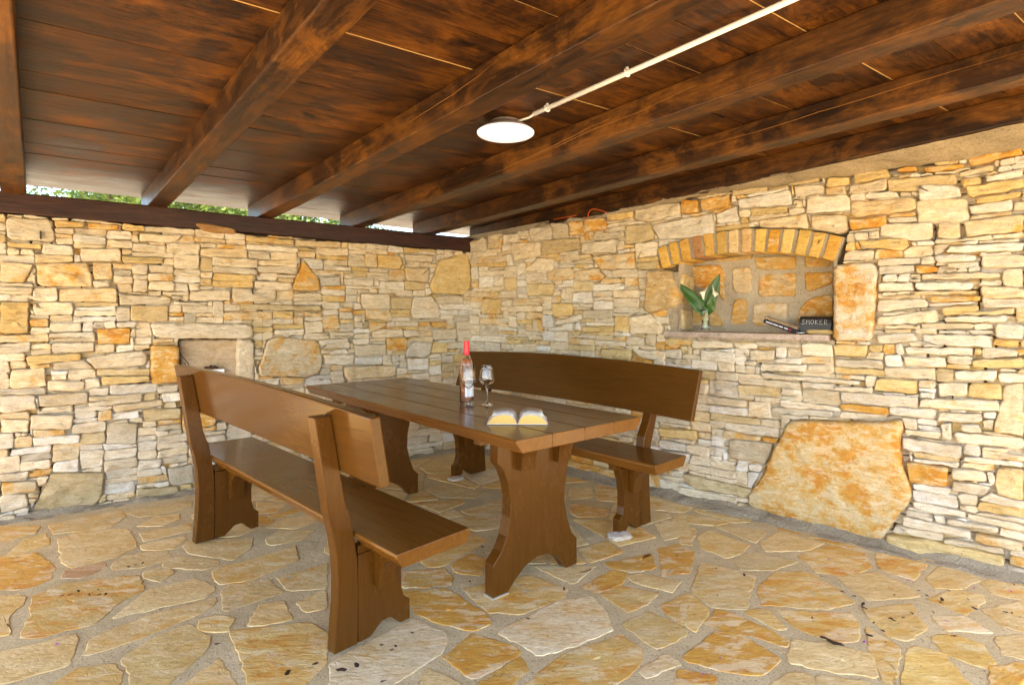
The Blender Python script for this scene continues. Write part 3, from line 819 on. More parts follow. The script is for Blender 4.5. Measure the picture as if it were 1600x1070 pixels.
# boards
seams = [-.30, -.10, .12, .34, .56, .78, .985, 1.19, 1.40, 1.60, 1.80, 2.01, 2.25, 2.48, 2.715, 2.95, 3.18, 3.38, 3.58, 3.80, 4.02, 4.25, 4.48, 4.7, 4.93, 5.02]
pale = {.78: .006, 2.01: .005, 2.715: .013, 3.18: .007, 3.58: .008, 4.02: .006, 2.25: .003, 1.40: .002, .34: .002}
AW = Vector((dw.x, dw.y, 0)); deck = MB(); dseed = []
def deckp(sx, t, z): return (sx, t, z)
perp = dr - dw * dr.dot(dw)                                  # for the oblique frame
for i in range(len(seams) - 1):
    a, b = seams[i], seams[i + 1]; g0 = pale.get(a, .003) / 2; g1 = pale.get(b, .003) / 2
    # each board is two or three lengths, butted over a rafter
    cuts = [-.55] + sorted(random.Random(i).sample([1.07, 1.80, 2.50, 3.24], 1)) + [5.3]
    for c0, c1 in zip(cuts, cuts[1:]):
        v0 = len(deck.v); dz = random.uniform(-.0015, .0015)
        ns = 10
        for k in range(ns + 1):
            s_ = c0 + .001 + (c1 - c0 - .002) * k / ns
            for (t, z) in ((a + g0, .125), (b - g1, .125), (b - g1, .149), (a + g0, .149)):
                wv = noise.noise(Vector((s_ * 1.5, i * 3.1, 2 if t < (a + b) / 2 else 5))) * .0015
                deck.v.append(tuple(rp(t, s_, z + dz + wv)))
        for k in range(ns):
            for q in range(4): deck.f.append((v0 + k * 4 + q, v0 + k * 4 + (q + 1) % 4, v0 + (k + 1) * 4 + (q + 1) % 4, v0 + (k + 1) * 4 + q))
        deck.f.append((v0 + 3, v0 + 2, v0 + 1, v0)); e = v0 + ns * 4; deck.f.append((e, e + 1, e + 2, e + 3))
        dseed += [random.random()] * ((ns + 1) * 4)
for t_a, t_b in ((3.3, -.60),):                              # eaves board, wider towards the corner
    v0 = len(deck.v); ns = 10
    for k in range(ns + 1):
        f = k / ns; s_ = t_a + (t_b - t_a) * f; out_ = -.301 - .34 * f ** 1.3
        for (t, z) in ((out_, .1255), (-.302, .1255), (-.302, .148), (out_, .148)): deck.v.append(tuple(rp(t, s_, z)))
    for k in range(ns):
        for q in range(4): deck.f.append((v0 + k * 4 + q, v0 + k * 4 + (q + 1) % 4, v0 + (k + 1) * 4 + (q + 1) % 4, v0 + (k + 1) * 4 + q))
    dseed += [.4] * ((ns + 1) * 4)
me = bpy.data.meshes.new('roof_boards')
# store in a frame whose x axis runs along the boards
ang = math.atan2(dw.y, dw.x); Mx = Matrix.Translation(rp(0, 0)) @ Matrix.Rotation(ang, 4, 'Z'); inv = Mx.inverted()
me.from_pydata([tuple(inv @ Vector(v)) for v in deck.v], [], deck.f); me.materials.append(M['deck'])
a_ = me.attributes.new('seed', 'FLOAT', 'POINT'); a_.data.foreach_set('value', dseed)
ob = bpy.data.objects.new('roof_boards', me); COL.objects.link(ob); ob.matrix_world = Mx
ob.parent = roof; ob.matrix_parent_inverse = roof.matrix_basis.inverted()
tng = MB()
for t, g in pale.items():                                    # unstained tongues showing in the open joints
    tng.add([rp(t + sg * g, s_, z) for z in (.129, .140) for sg, s_ in ((-1, -.5), (1, -.5), (1, 5.2), (-1, 5.2))],
            [(0, 1, 2, 3), (7, 6, 5, 4), (0, 4, 5, 1), (1, 5, 6, 2), (2, 6, 7, 3), (3, 7, 4, 0)])
local(tng.build('board_tongue', M['raw'], None), roof)
sheet = MB(); sheet.add([rp(t, s_, z) for z in (.152, .17) for t, s_ in ((-.32, -.6), (5.04, -.6), (5.04, 5.35), (-.32, 5.35))], [(0, 1, 2, 3), (7, 6, 5, 4), (0, 4, 5, 1), (1, 5, 6, 2), (2, 6, 7, 3), (3, 7, 4, 0)])
local(sheet.build('roof_covering', plain('roof_felt', (.05, .045, .04), .9), None), roof)
def crack(s_, pts_, wd):
    mb = MB(); P = []
    for i in range(len(pts_) - 1):
        for j in range(8):
            f = j / 8; (t0_, z0_), (t1_, z1_) = pts_[i], pts_[i + 1]; t_ = t0_ + (t1_ - t0_) * f
            P.append((t_, z0_ + (z1_ - z0_) * f + .004 * noise.noise(Vector((t_ * 9, s_, 0)))))
    n_ = len(P)
    for i, (t_, z_) in enumerate(P):
        w_ = wd * math.sin(math.pi * (i + .3) / n_) * .5
        for sg, dz_ in ((0, -w_), (0, w_), (.004, w_), (.004, -w_)): mb.v.append(tuple(rp(t_, s_ + .0015 - sg, z_ + dz_)))
    for i in range(n_ - 1):
        for q in range(4): mb.f.append((i * 4 + q, i * 4 + (q + 1) % 4, (i + 1) * 4 + (q + 1) % 4, (i + 1) * 4 + q))
    local(mb.build('timber_crack', M['rawo'], None), roof)
M['rawo'] = plain('split_wood', (.26, .115, .02), .7)
crack(1.07 + .0575, [(1.75, .012), (2.05, .03), (2.35, .052), (2.6, .075), (2.75, .085)], .0026)
crack(1.07 + .0575, [(2.15, .03), (2.4, .045), (2.62, .06), (2.9, .062), (3.2, .09)], .002)
crack(1.80 + .0575, [(2.2, .06), (2.6, .07), (2.9, .10)], .002)
crack(.39 + .0575, [(2.5, .075), (3.0, .07), (3.6, .085), (4.1, .09)], .0022)
# wall plate
timber('wall_plate', W1.p(-.02, 1.842, -.06), (D1 + Vector((0, 0, .0079))).normalized(), 5.1, .15, .130, M['plate'], roof, 77, bev=.008, sub=50, amp=.004)
for i, (px_, py_) in enumerate(()): pass
# last rafter above wall 2 gets a mortar bed
bed = MB(); rows = 200; cols = 12
wbk = MB(); wbk.add([W2.p(t, z, n) for t, zz in ((-.3, 2.0), (5.0, 2.18)) for n in (-.45, -.062) for z in (1.85, zz)], [(0, 1, 3, 2), (4, 6, 7, 5), (0, 4, 5, 1), (2, 3, 7, 6), (0, 2, 6, 4), (1, 5, 7, 3)])
local(wbk.build('wall_head', M['cement'], None, recalc=False), wall2)
def b6edge(t): q = rp(t, -.182, -.004); return q
v0 = len(bed.v)
for i in range(rows + 1):
    s_ = .75 + (4.9 - .75) * i / rows
    lo = W2.p(s_, ztop2(s_) - .012, -.02)
    t = (Vector((lo.x, lo.y)) - C).dot(dr)
    hi = b6edge(t)
    off = (Vector((hi.x, hi.y)) - Vector((lo.x, lo.y))).dot(n2)
    if off < -.02: hi = lo + Vector((0, 0, max(.0, hi.z - lo.z + .02))) - N2 * min(.15, -off)
    for j in range(cols + 1):
        k = j / cols; p = lo.lerp(hi, k); p = p + N2 * (.02 * math.sin(k * math.pi)) + Vector((0, 0, -.0)) 
        nz = noise.noise(p * 9) * .03 + noise.noise(p * 26) * .016
        bed.v.append(tuple(p + N2 * nz * (1 if 0 < j < cols else .6) + Vector((0, 0, nz * .5 if j < cols else 0))))
for i in range(rows):
    for j in range(cols):
        a = v0 + i * (cols + 1) + j; bed.f.append((a, a + cols + 1, a + cols + 2, a + 1))
local(bed.build('mortar_bed', M['cement'], None, smooth=True), wall2)
# sloping cement fillets where the walls meet the floor
def skirt(fr, t0, t1, wall, w_, h_):
    mb = MB(); gridpatch(mb, lambda a, b: (fr.p(t0 + (t1 - t0) * a, max(-.004, h_ * (1 - b) ** 2 + .02 * noise.noise(Vector((a * 30, b * 3, 1)))) if b < .99 else -.01, -.03 + (w_ + .03 + .05 * noise.noise(Vector((a * 14, 2, 8)))) * b), Vector((0, 0, 1))), 160, 8, .01, 18, 3)
    local(mb.build('base_fillet', M['cement'], None, smooth=True), wall)
skirt(W2, 0, 4.8, wall2, .13, .05); skirt(W1, 0, 4.9, wall1, .09, .03)

# ------------------------------------------------------------------ ground
g = MB(); g.add([(-90, -90, -.03), (90, -90, -.03), (90, 90, -.03), (-90, 90, -.03)], [(0, 1, 2, 3)])
tag(g.build('ground', M['earth'], None, recalc=False), kind='structure')
pv = MB(); inn = [tuple(W1.p(5, -.006, -.1)), tuple(W1.p(-.1, -.006, -.2)), tuple(W2.p(4.9, -.006, -.1)), (4.2, -3.2, -.006), (-5.2, -3.2, -.006)]
pv.add(inn + [(a, b, -.05) for a, b, _ in inn], [(0, 1, 2, 3, 4), (9, 8, 7, 6, 5)] + [(i, (i + 1) % 5, 5 + (i + 1) % 5, 5 + i) for i in range(5)])
bed_ = MB(); NXg, NYg = 260, 220
for i in range(NXg + 1):
    for j in range(NYg + 1):
        x, y = -4.6 + 8.6 * i / NXg, -1.2 + 7.0 * j / NYg
        bed_.v.append((x, y, -.0010 + .0020 * noise.noise(Vector((x * 7, y * 7, 0))) + .0016 * noise.noise(Vector((x * 25, y * 25, 4)))))
for i in range(NXg):
    for j in range(NYg):
        a = i * (NYg + 1) + j; bed_.f.append((a, a + NYg + 1, a + NYg + 2, a + 1))
tag(pv.build('terrace_base', M['joint'], None), kind='structure')
tag(bed_.build('paving_mortar', M['joint'], None, smooth=True, recalc=False), kind='structure')
FL = parse(CR6, """a 230 490 330 455 500 450 535 490 545 520 470 555 290 600 250 580
a 200 430 470 375 500 400 440 440 220 465
o 0 560 140 545 220 600 200 650 90 685 -40 685
b 90 870 125 790 130 720 250 670 540 635 570 690 470 740 380 820 140 880
a 460 800 560 720 600 690 760 650 800 655 855 690 820 720 640 760
a 350 945 370 880 600 790 850 725 850 750 780 790 560 880 420 930
b 480 970 600 890 740 830 830 885 820 930 700 1030 640 1090 530 1090 520 1010
a -40 950 290 870 300 900 270 990 80 1040 -40 1070
b 910 860 1230 825 1310 880 1290 980 1180 1090 990 1090 960 960
b 790 815 860 797 925 805 910 850 800 850
a 885 700 920 665 1060 652 1125 700 1000 740 900 770
a 990 830 1040 750 1130 742 1165 805 1100 820
a 570 620 660 595 690 620 640 660 580 640
a 650 580 700 560 850 570 880 590 820 605 660 600
a 450 590 500 555 650 535 690 565 560 600 460 610
a 730 520 760 495 1000 485 1000 520 930 570 760 545
a 565 510 720 480 735 490 690 525 580 530
a 560 465 750 430 760 455 580 495
a 555 435 620 400 710 390 715 410 650 435
a 850 610 1170 520 1185 570 1000 650 870 665
a 1060 490 1110 455 1250 455 1200 490 1080 512
b -40 720 100 720 90 750 40 790 45 865 -40 865
b 180 1090 300 1010 440 985 480 1020 480 1090
a 700 1090 870 970 950 1060 950 1095
b -30 440 150 440 140 465 50 490 -30 500
b 30 555 100 490 180 470 200 510 60 555
r 250 640 270 610 410 585 420 605 330 640
a 1185 740 1290 695 1300 760 1220 775
a 1110 640 1300 590 1300 680 1150 690
a 490 380 700 345 760 340 760 365 560 400
a 1020 345 1140 350 1100 380 1030 385
o 1075 395 1200 360 1220 370 1110 405
a 1060 440 1130 410 1250 395 1270 410 1180 445""") + parse(CR7, """w -30 980 290 810 420 865 425 900 390 955 230 1050 180 1100 -30 1100
o 255 700 430 690 600 800 590 830 530 850 400 820 300 780
o 450 590 520 550 580 570 560 630 470 620
b 490 690 760 635 910 690 880 730 720 780 600 775 520 710
w 630 860 870 740 1000 720 1060 780 1080 850 940 910 800 950 750 915
o 420 960 530 870 700 920 715 945 560 1035 520 1030
o 560 1055 720 960 750 1010 650 1090 570 1090
b 710 1090 880 950 1120 875 1210 935 1190 1000 1050 1090
b 1040 710 1120 680 1270 705 1220 750 1150 775
b 1130 825 1230 780 1376 840 1376 870 1270 920 1200 880
o 970 675 1090 615 1150 625 1120 670 1010 705
a 1150 640 1200 628 1360 660 1320 695 1180 665
b 1280 755 1376 710 1400 730 1376 830 1300 780
a 350 1000 480 1060 480 1090 330 1090
w 1195 1010 1300 950 1360 985 1230 1035
o 1060 585 1240 550 1260 600 1180 620 1080 600
o 1270 530 1350 510 1410 540 1395 620 1290 630
o 930 350 1070 370 1060 395 950 400 920 375
a 340 290 430 270 560 300 540 325 400 320
a 300 345 490 330 500 345 400 380
a 490 375 640 335 645 370 520 390
a 450 415 620 375 650 400 640 440 540 455
a 780 600 900 600 1020 600 930 665 820 620
a 920 290 1005 285 1010 320 920 330
b 260 620 420 610 450 640 440 670 260 680
b 960 530 1060 500 1130 540 1000 580
a 1260 430 1376 395 1400 470 1300 490""") + parse(CR8, """b 100 345 150 325 320 385 290 425 220 445 105 400
a 175 305 240 300 410 330 350 375
a 380 380 470 330 670 380 600 410 400 415
a 260 465 330 425 550 465 440 500 290 500
a 60 600 110 470 355 530 320 620 310 680 150 670
b 365 590 460 515 600 515 730 590 800 650 690 680 390 660
b 560 440 700 390 860 430 885 490 800 530 640 510
b 920 435 960 430 1150 480 1080 545 930 495
a 1150 545 1220 480 1300 485 1390 550 1300 590 1180 580
a 740 540 920 515 1060 580 1110 620 870 640
b 1160 640 1270 600 1400 620 1420 650 1320 705
b 470 695 800 710 835 770 820 830 700 825 540 770
a 515 890 540 835 700 850 900 895 905 990 700 970 520 930
o 125 755 180 690 260 710 500 820 495 855 350 810 200 780
b 310 705 370 685 430 700 490 770 450 775
o 15 910 180 790 300 810 460 910 440 940 370 985 180 960
b 870 770 920 800 1030 870 990 1060 940 1000 880 860
w 1180 725 1330 725 1440 790 1240 780
y 1180 815 1280 805 1400 850 1455 935 1400 950 1230 890
a 1410 690 1620 650 1640 790 1500 760
a 1410 565 1480 540 1600 580 1640 650 1450 610
b 860 690 1080 665 1110 720 1150 760 1060 825 960 800
y 1120 865 1240 900 1360 1060 1020 1060 1060 880
b 20 625 60 620 140 695 80 785 0 730
o 0 970 180 1000 150 1060 -20 1060
a 380 1060 520 985 620 1000 620 1060
a 655 1000 870 1020 870 1060 650 1060
o 1450 960 1620 940 1620 1060 1430 1060
a 1470 820 1620 810 1640 920 1500 890
b -10 245 150 262 230 285 150 295 -10 280
a 0 300 80 315 60 385 10 380""")
FC = {'a': ((.73, .55, .26), .50), 'b': ((.73, .52, .20), .78), 'o': ((.70, .40, .08), 1.0), 'w': ((.78, .66, .43), .60), 'y': ((.73, .53, .18), .5), 'r': ((.62, .40, .24), .25)}
fl = Stones(lambda x, y, k: (x, y, k)); rnd = random.Random(9); fobs = []
for c_, p in FL:
    pp = [(lambda q: (q.x, q.y))(at(x, y)) for x, y in p]
    if area(pp) < 0: pp = pp[::-1]
    x0_, y0_, x1_, y1_ = bbox(pp); mx_, my_ = (x0_ + x1_) / 2, (y0_ + y1_) / 2
    pp = [(mx_ + (a - mx_) * (1 + .018 / (x1_ - x0_)), my_ + (b - my_) * (1 + .03 / (y1_ - y0_))) for a, b in pp]
    hp = hull(pp); fobs.append((hp, bbox(hp)))
    fl.add(pp, FC[c_], rnd, front=rnd.uniform(.0006, .0018), back=-.02, step=.026, jit=.0055, rough=.0012, bev=.001, corner=.012, flat=True)
# the joints go on in the same crazy pattern where the furniture hides them and outside the picture
pts = []
for _ in range(9000):
    x, y = rnd.uniform(-4.8, 4.2), rnd.uniform(-3.0, 5.8)
    if (Vector((x, y)) - C).dot(n1) < .12 or (Vector((x, y)) - C).dot(n2) < .16: continue
    if all((x - a) ** 2 + (y - b) ** 2 > .29 ** 2 for a, b in pts): pts.append((x, y))
for (x, y) in pts:
    if any(b[0] < x < b[2] and b[1] < y < b[3] and all((q[0] - p[0]) * (y - p[1]) - (q[1] - p[1]) * (x - p[0]) > 0 for p, q in zip(o, o[1:] + o[:1])) for o, b in fobs): continue
    cell = [(x - .35, y - .35), (x + .35, y - .35), (x + .35, y + .35), (x - .35, y + .35)]
    for a, b in pts:
        d_ = math.hypot(a - x, b - y)
        if 0 < d_ < .8: cell = clip_half(cell, ((x + a) / 2 - (a - x) / d_ * .012, (y + b) / 2 - (b - y) / d_ * .012), ((x - a) / d_, (y - b) / d_))
        if len(cell) < 3: break
    for fr in (W1, W2):
        if len(cell) > 2: cell = clip_half(cell, tuple(fr.o + fr.n * .13), tuple(fr.n))
    if len(cell) < 3: continue
    cell = clip_out(cell, fobs, .020)
    if not cell or abs(area(cell)) < .006: continue
    if area(cell) < 0: cell = cell[::-1]
    fl.add(cell, FC[pick(rnd, [('a', 6), ('b', 4), ('o', 1.5), ('w', 1)])], rnd, front=rnd.uniform(.0006, .0018), back=-.02, step=.026, jit=.0055, rough=.0012, bev=.001, corner=.012, flat=True)
fl.build('paving', M['flag'], None, kind='structure')

# ------------------------------------------------------------------ furniture
def seedattr(o, v=None):
    a = o.data.attributes.new('seed', 'FLOAT', 'POINT'); a.data.foreach_set('value', [random.random() if v is None else v] * len(o.data.vertices)); return o
def smoothz(z): return max(0.0, min(1.0, z / .4))
def plank(L, y0, y1, z0, z1, cham0, cham1, bow=0.0, nseg=24, wav=.003, seed=0):
    """board along x; its long edges are cut back below by cham"""
    mb = MB(); 
    for i in range(nseg + 1):
        x = -L / 2 + L * i / nseg; w0 = noise.noise(Vector((x * 3, seed, 1))) * wav; w1 = noise.noise(Vector((x * 3, seed, 4))) * wav
        mb.v += [(x, y0 + cham0 + w0, z0), (x, y1 - cham1 + w1, z0), (x, y1 + w1 * .5, z1 - .012), (x, y1 - .003, z1), (x, y0 + .003, z1), (x, y0 + w0 * .5, z1 - .012)]
    for i in range(nseg):
        for k in range(6): mb.f.append((i * 6 + k, i * 6 + (k + 1) % 6, (i + 1) * 6 + (k + 1) % 6, (i + 1) * 6 + k))
    mb.f.append(tuple(range(5, -1, -1))); e = nseg * 6; mb.f.append(tuple(e + k for k in range(6)))
    return mb
def bracket(mb, u0, sgn, v, z1, wv=.055, L=.085, hgt=.10):
    """corbel with a hollow quarter-round, standing out from face u0 along sgn"""
    pr = [(0, 0), (0, -hgt)]
    pr += [(L * .28, -hgt), (L * .30, -hgt * .80)]
    for k in range(7):
        a = math.pi * .5 * k / 6; pr.append((L * .30 + (L * .70) * (1 - math.cos(a)), -hgt * .80 + hgt * .62 * math.sin(a)))
    pr += [(L, 0)]
    mb.prism(pr, v - wv / 2, v + wv / 2, lambda p, a: (u0 + sgn * p[0], a, z1 + p[1])); return mb
def bench(label, loc, rz, q, mirror=1, group='matching benches at the table'):
    """local x along the seat, y from back to front"""
    t = thing('bench', label, 'bench', loc, (0, 0, rz), group)
    tilt = q['tilt']
    def fin(o):
        for v in o.data.vertices: v.co.z += tilt * v.co.x * smoothz(v.co.z)
        return seedattr(o)
    hs, D, a = q['hs'], q['D'], q['a']; th = .055
    vs0 = q['vs'] - q['Ws']
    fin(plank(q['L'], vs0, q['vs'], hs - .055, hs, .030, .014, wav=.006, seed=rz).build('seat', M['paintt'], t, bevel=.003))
    # backboard, raked and bowed
    L = q['Lb']; mb = MB(); ns = 30
    zt, zb, vt, vb = q['zt'], q['zb'], q['vt'], q['vb']; thb = .042
    nrm = Vector((zt - zb, -(vt - vb))).normalized()            # towards the sitter
    for i in range(ns + 1):
        x = -L / 2 + L * i / ns; k = 1 - (2 * x / L) ** 2; b_ = q.get('bow', .035) * k
        for (v, z) in ((vb, zb), (vt, zt)):
            bb = b_ if z == zt else b_ * q.get('bowb', .9)
            vv = v + (vt - vb) / (zt - zb) * bb
            mb.v += [(x, vv, z + bb), (x, vv + nrm.x * thb, z + bb + nrm.y * thb * .3)]
    for i in range(ns):
        for f in ((0, 1), (1, 3), (3, 2), (2, 0)): mb.f.append((i * 4 + f[0], i * 4 + f[1], (i + 1) * 4 + f[1], (i + 1) * 4 + f[0]))
    mb.f += [(0, 2, 3, 1), (ns * 4, ns * 4 + 1, ns * 4 + 3, ns * 4 + 2)]
    fin(mb.build('backrest', M['paint'], t, bevel=.006))
    for sg in (1, -1):
        u0 = sg * a; u1 = sg * (a - th)
        put = lambda p, x: (x, p[0], p[1])
        zs = hs - .057; zc = zs - .032
        vp, hp = q['vp'], q['hp']
        slope = (vt - vb) / (zt - zb)
        pf = lambda z: vb + (z - zb) * slope - .002              # the post's front follows the board's back
        post = [(-.004, 0), (.002, .08), (.010, .19), (.012, .28), (.006, .37), (-.006, hs + .01), (pf(hs + .10) - .074, hs + .10), (pf(hs + .25) - .070, hs + .25), (pf(hp) - .066, hp), (pf(hp), hp), (pf(hs + .14), hs + .14), (.066, hs + .06), (.080, hs - .02), (.094, hs - .11), (.0965, .2), (.094, 0)]
        post = [(min(x, 1), z) for x, z in post]
        fin(MB().prism(post, u0, u1, put).build('back_post', M['paintv'], t, bevel=.004))
        x0 = .0975; Dm = D
        slab = [(x0, 0), (x0 + .05, 0), (x0 + .075, .018), (x0 + .105, .042), (x0 + .14, .045), (D - .085, .036), (D - .06, .012), (D - .045, 0), (D, 0), (D, .085), (D - .028, .108), (D - .04, .15), (D - .042, .22), (D - .032, .29), (D - .014, .33), (D - .006, zc), (x0, zc)]
        slab = [(v, z) for v, z in slab]
        fin(MB().prism(slab, u0 - sg * .003, u1 + sg * .003, put).build('leg', M['paintv'], t, bevel=.004))
        bt_ = MB().box(*sorted((u0 - sg * .008, u1 + sg * .012)), x0 + .002, q['vs'] - .02, zc, zs)
        fin(bt_.build('batten', M['paintv'], t, bevel=.003))
        bk_ = MB(); bracket(bk_, u0 - sg * .003, sg, D * .60, zc + .02, wv=.075, L=.13, hgt=.165); bracket(bk_, u1 + sg * .003, -sg, D * .60, zc + .02, wv=.075, L=.13, hgt=.165)
        fin(bk_.build('bracket', M['paintv'], t, bevel=.002))
    return t
q1 = dict(L=2.038, Ws=.347, hs=.441, a=.758, D=.338, vs=.43, Lb=2.03, zt=.926, zb=.681, vt=-.019, vb=.023, hp=.895, vp=-.07, tilt=-.027, bow=.02, bowb=.5)
b1 = bench('near bench seen from behind, its tall backrest towards the camera and the left wall', (-1.201, 2.578, .008), R(-43.03), q1)
q2 = dict(L=2.123, Ws=.313, hs=.463, a=.789, D=.306, vs=.379, Lb=2.151, zt=.923, zb=.644, vt=-.098, vb=.004, hp=.80, vp=-.077, tilt=.003, bow=.032, bowb=.6)
b2 = bench('far bench facing the camera, its backrest against the right-hand wall below the niche', (.292, 3.952, .010), R(-46.81 + 180), q2)

ta = R(-49.82)
TB = thing('dining_table', 'long brown painted trestle table standing between the two benches', 'table', (-.398, 3.257, .006), (0, 0, ta))
TL, TW, TZ = 2.208, .78, .762
top = MB(); nb_ = 4; 
for i in range(nb_):
    y0_, y1_ = -TW / 2 + TW * i / nb_, -TW / 2 + TW * (i + 1) / nb_
    c0, c1 = (.032 if i == 0 else 0), (.032 if i == nb_ - 1 else 0)
    pk = plank(TL + random.uniform(-.004, .004), y0_ + (.0004 if i else 0), y1_ - (.0004 if i < nb_ - 1 else 0), TZ - .055, TZ + random.uniform(-.0003, .0003), c0, c1, wav=.005 if i in (0, nb_ - 1) else 0, seed=i)
    if i not in (0,):
        pass
    top.add(pk.v, pk.f)
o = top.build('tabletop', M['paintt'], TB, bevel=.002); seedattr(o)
def tleg(u, sg, dv=0.0, wl=.264, wr=.271):
    zt_ = TZ - .055 - .03
    pr = [(-wl, 0), (-wl + .085, 0), (-.13, .045), (-.07, .088), (0, .108), (.06, .108), (.13, .075), (.17, .035), (.195, 0), (wr, 0), (wr, .13), (.235, .165), (.205, .24), (.185, .33), (.188, .42), (.205, .50), (.235, .57), (.255, .62), (.262, zt_),
          (-.236, zt_), (-.236, .585), (-.205, .55), (-.175, .48), (-.163, .41), (-.165, .33), (-.185, .25), (-.215, .19), (-wl, .14)]
    pr = [(v + dv, z) for v, z in pr]; put = lambda p, x: (x, p[0], p[1]); th = .06
    lg = seedattr(MB().prism(pr, u, u - sg * th, put).build('leg', M['paintv'], TB, bevel=.004))
    seedattr(MB().box(*sorted((u + sg * -.004, u - sg * (th - .004))), -.33 + dv, .33 + dv, zt_, TZ - .056).build('batten', M['paintv'], TB, bevel=.003))
    for v in (-.085, .15):
        for s2, uu in ((sg, u), (-sg, u - sg * th)):
            m_ = MB(); bracket(m_, uu, s2, v + dv, zt_ + .028, wv=.085, L=.125, hgt=.165); seedattr(m_.build('bracket', M['paintv'], TB, bevel=.002))
    return lg
tleg(.80, 1); tleg(-.76, -1, -.02)
seedattr(MB().box(-.70, .74, -.05, .0, .30, .36).build('stretcher', M['paint'], TB, bevel=.004)).hide_render = False
bpy.data.objects.remove(bpy.data.objects['stretcher'])
MB().box(.735, .806, -.270, -.175, -.006, -.0005).build('foot_pad', plain('pale_pad', (.40, .34, .24), .9), TB)

# stones wedged below the far bench
def chip(loc, sx, sy, sz, rz, label, col=(.70, .64, .58)):
    rnd = random.Random(int(sx * 1000)); mb = MB()
    bm = bmesh.new(); bmesh.ops.create_icosphere(bm, subdivisions=3, radius=.5)
    for v in bm.verts:
        c_ = v.co; m_ = max(abs(c_.x), abs(c_.y), abs(c_.z)); c_ *= (.36 / m_ * .75 + .3)
        c_ *= 1 + .16 * noise.noise(c_ * 4 + Vector((rnd.random() * 9, 0, 0)))
        c_.z = max(c_.z, -.34)
    for v in bm.verts: v.co = Vector((v.co.x * sx, v.co.y * sy, (v.co.z + .34) * sz))
    me = bpy.data.meshes.new('stone_chip'); bm.to_mesh(me); bm.free()
    a1 = me.attributes.new('tint', 'FLOAT_COLOR', 'POINT'); a1.data.foreach_set('color', list((*col, 1)) * len(me.vertices))
    a2 = me.attributes.new('info', 'FLOAT_COLOR', 'POINT'); a2.data.foreach_set('color', [rnd.random(), .1, .5, 1] * len(me.vertices))
    me.materials.append(M['stone']); o = bpy.data.objects.new('stone_chip', me); COL.objects.link(o)
    o.location = loc; o.rotation_euler = (0, 0, rz); return tag(o, label, 'stone', 'stone chips')
p = at(968, 841); chip((p.x, p.y, .004), .16, .11, .032, .3, 'flat white stone chip wedged under the near foot of the far bench')
p = at(712, 750); chip((p.x, p.y, .004), .14, .10, .028, .8, 'small pale stone chip in the shade below the far end of the far bench')

# ------------------------------------------------------------------ things on the table
def glass_mat(name, col=(1, 1, 1), ior=1.47):
    k = NT(name); k.b.inputs['Base Color'].default_value = (*col, 1); k.b.inputs['Transmission Weight'].default_value = 1
    k.b.inputs['Roughness'].default_value = 0.0; k.b.inputs['IOR'].default_value = ior; return k.m
M['glass'] = glass_mat('clear_glass')
M['wine'] = glass_mat('rose_wine', (1.0, .42, .17), 1.34); M['wine'].node_tree.nodes['Principled BSDF'].inputs['Transmission Weight'].default_value = .55
TT = TZ + .006 + .001
def ontable(px, py): p = at(px, py, TT); return (p.x, p.y, TT)
loc = ontable(729, 629.5)
bo = thing('wine_bottle', 'rose wine bottle with red capsule and white label, behind the glasses on the table', 'bottle', loc, (0, 0, R(-60)))
ro_ = .0375
prof = [(0, .006), (.02, .004), (.032, .0), (ro_ - .001, .004), (ro_, .012), (ro_, .175), (.036, .20), (.031, .225), (.0225, .252), (.0165, .275), (.0142, .295), (.0138, .325), (.015, .327), (.015, .333), (.0125, .334)]
inn_ = [(.0095, .334), (.0105, .29), (.0135, .272), (.0195, .250), (.028, .223), (.0330, .198), (.0345, .175), (.0345, .014), (.030, .008), (0, .012)]
MB().lathe(prof + inn_, 40).build('glass_body', M['glass'], bo, smooth=True)
liq = [(0, .0128), (.0298, .0088), (.0343, .0145), (.0343, .175), (.0328, .198), (.0278, .223), (.0222, .242), (0, .242)]
MB().lathe(liq, 40).build('wine', M['wine'], bo, smooth=True)
cap = [(.0146, .262), (.0156, .2625), (.0156, .30), (.0160, .325), (.0160, .3365), (.015, .3385), (0, .3385)]
MB().lathe([(.0195, .262), (.0175, .2665)] + cap[2:], 32).build('capsule', plain('red_foil', (.75, .012, .015), .3, var=.05), bo, smooth=True)
lab = MB().lathe([(ro_ + .0003, .038), (ro_ + .0005, .038), (ro_ + .0005, .135), (ro_ + .0003, .135)], 24, a0=R(-58), a1=R(58))
lo_ = lab.build('label', plain('label_paper', (.85, .84, .82), .6, var=.02), bo, smooth=False)
lo_.rotation_euler = (0, 0, R(20))
ink = MB()
for zz, w0, w1 in ((.110, -25, 25),):
    ink.lathe([(ro_ + .0008, zz), (ro_ + .0008, zz + .0022)], 8, a0=R(w0), a1=R(w1))
ik = ink.build('label_print', plain('grey_ink', (.35, .33, .33), .6), bo, recalc=False); ik.rotation_euler = (0, 0, R(20))
def wineglass(px, py, label):
    t = thing('wine_glass', label, 'glass', ontable(px, py), group='wine glasses on the table')
    o_ = [(0, 0.0), (.0345, .0), (.0352, .0012), (.034, .0022), (.02, .0045), (.009, .009), (.0048, .018), (.0038, .035), (.0036, .065), (.0042, .082), (.0065, .090), (.012, .0965), (.024, .106), (.0355, .120), (.0415, .134), (.0405, .150), (.0365, .180), (.0325, .211), (.0320, .2125), (.0314, .211)]
    i_ = [(.0353, .180), (.0392, .150), (.0402, .134), (.0343, .121), (.0232, .1075), (.011, .099), (0, .097)]
    MB().lathe(o_ + i_, 36).build('glass_bowl_and_stem', M['glass'], t, smooth=True)
    return t
wineglass(732, 633.5, 'empty wine glass standing right in front of the rose bottle')
wineglass(761, 632.5, 'empty wine glass standing alone to the right of the bottle, nearer the book')

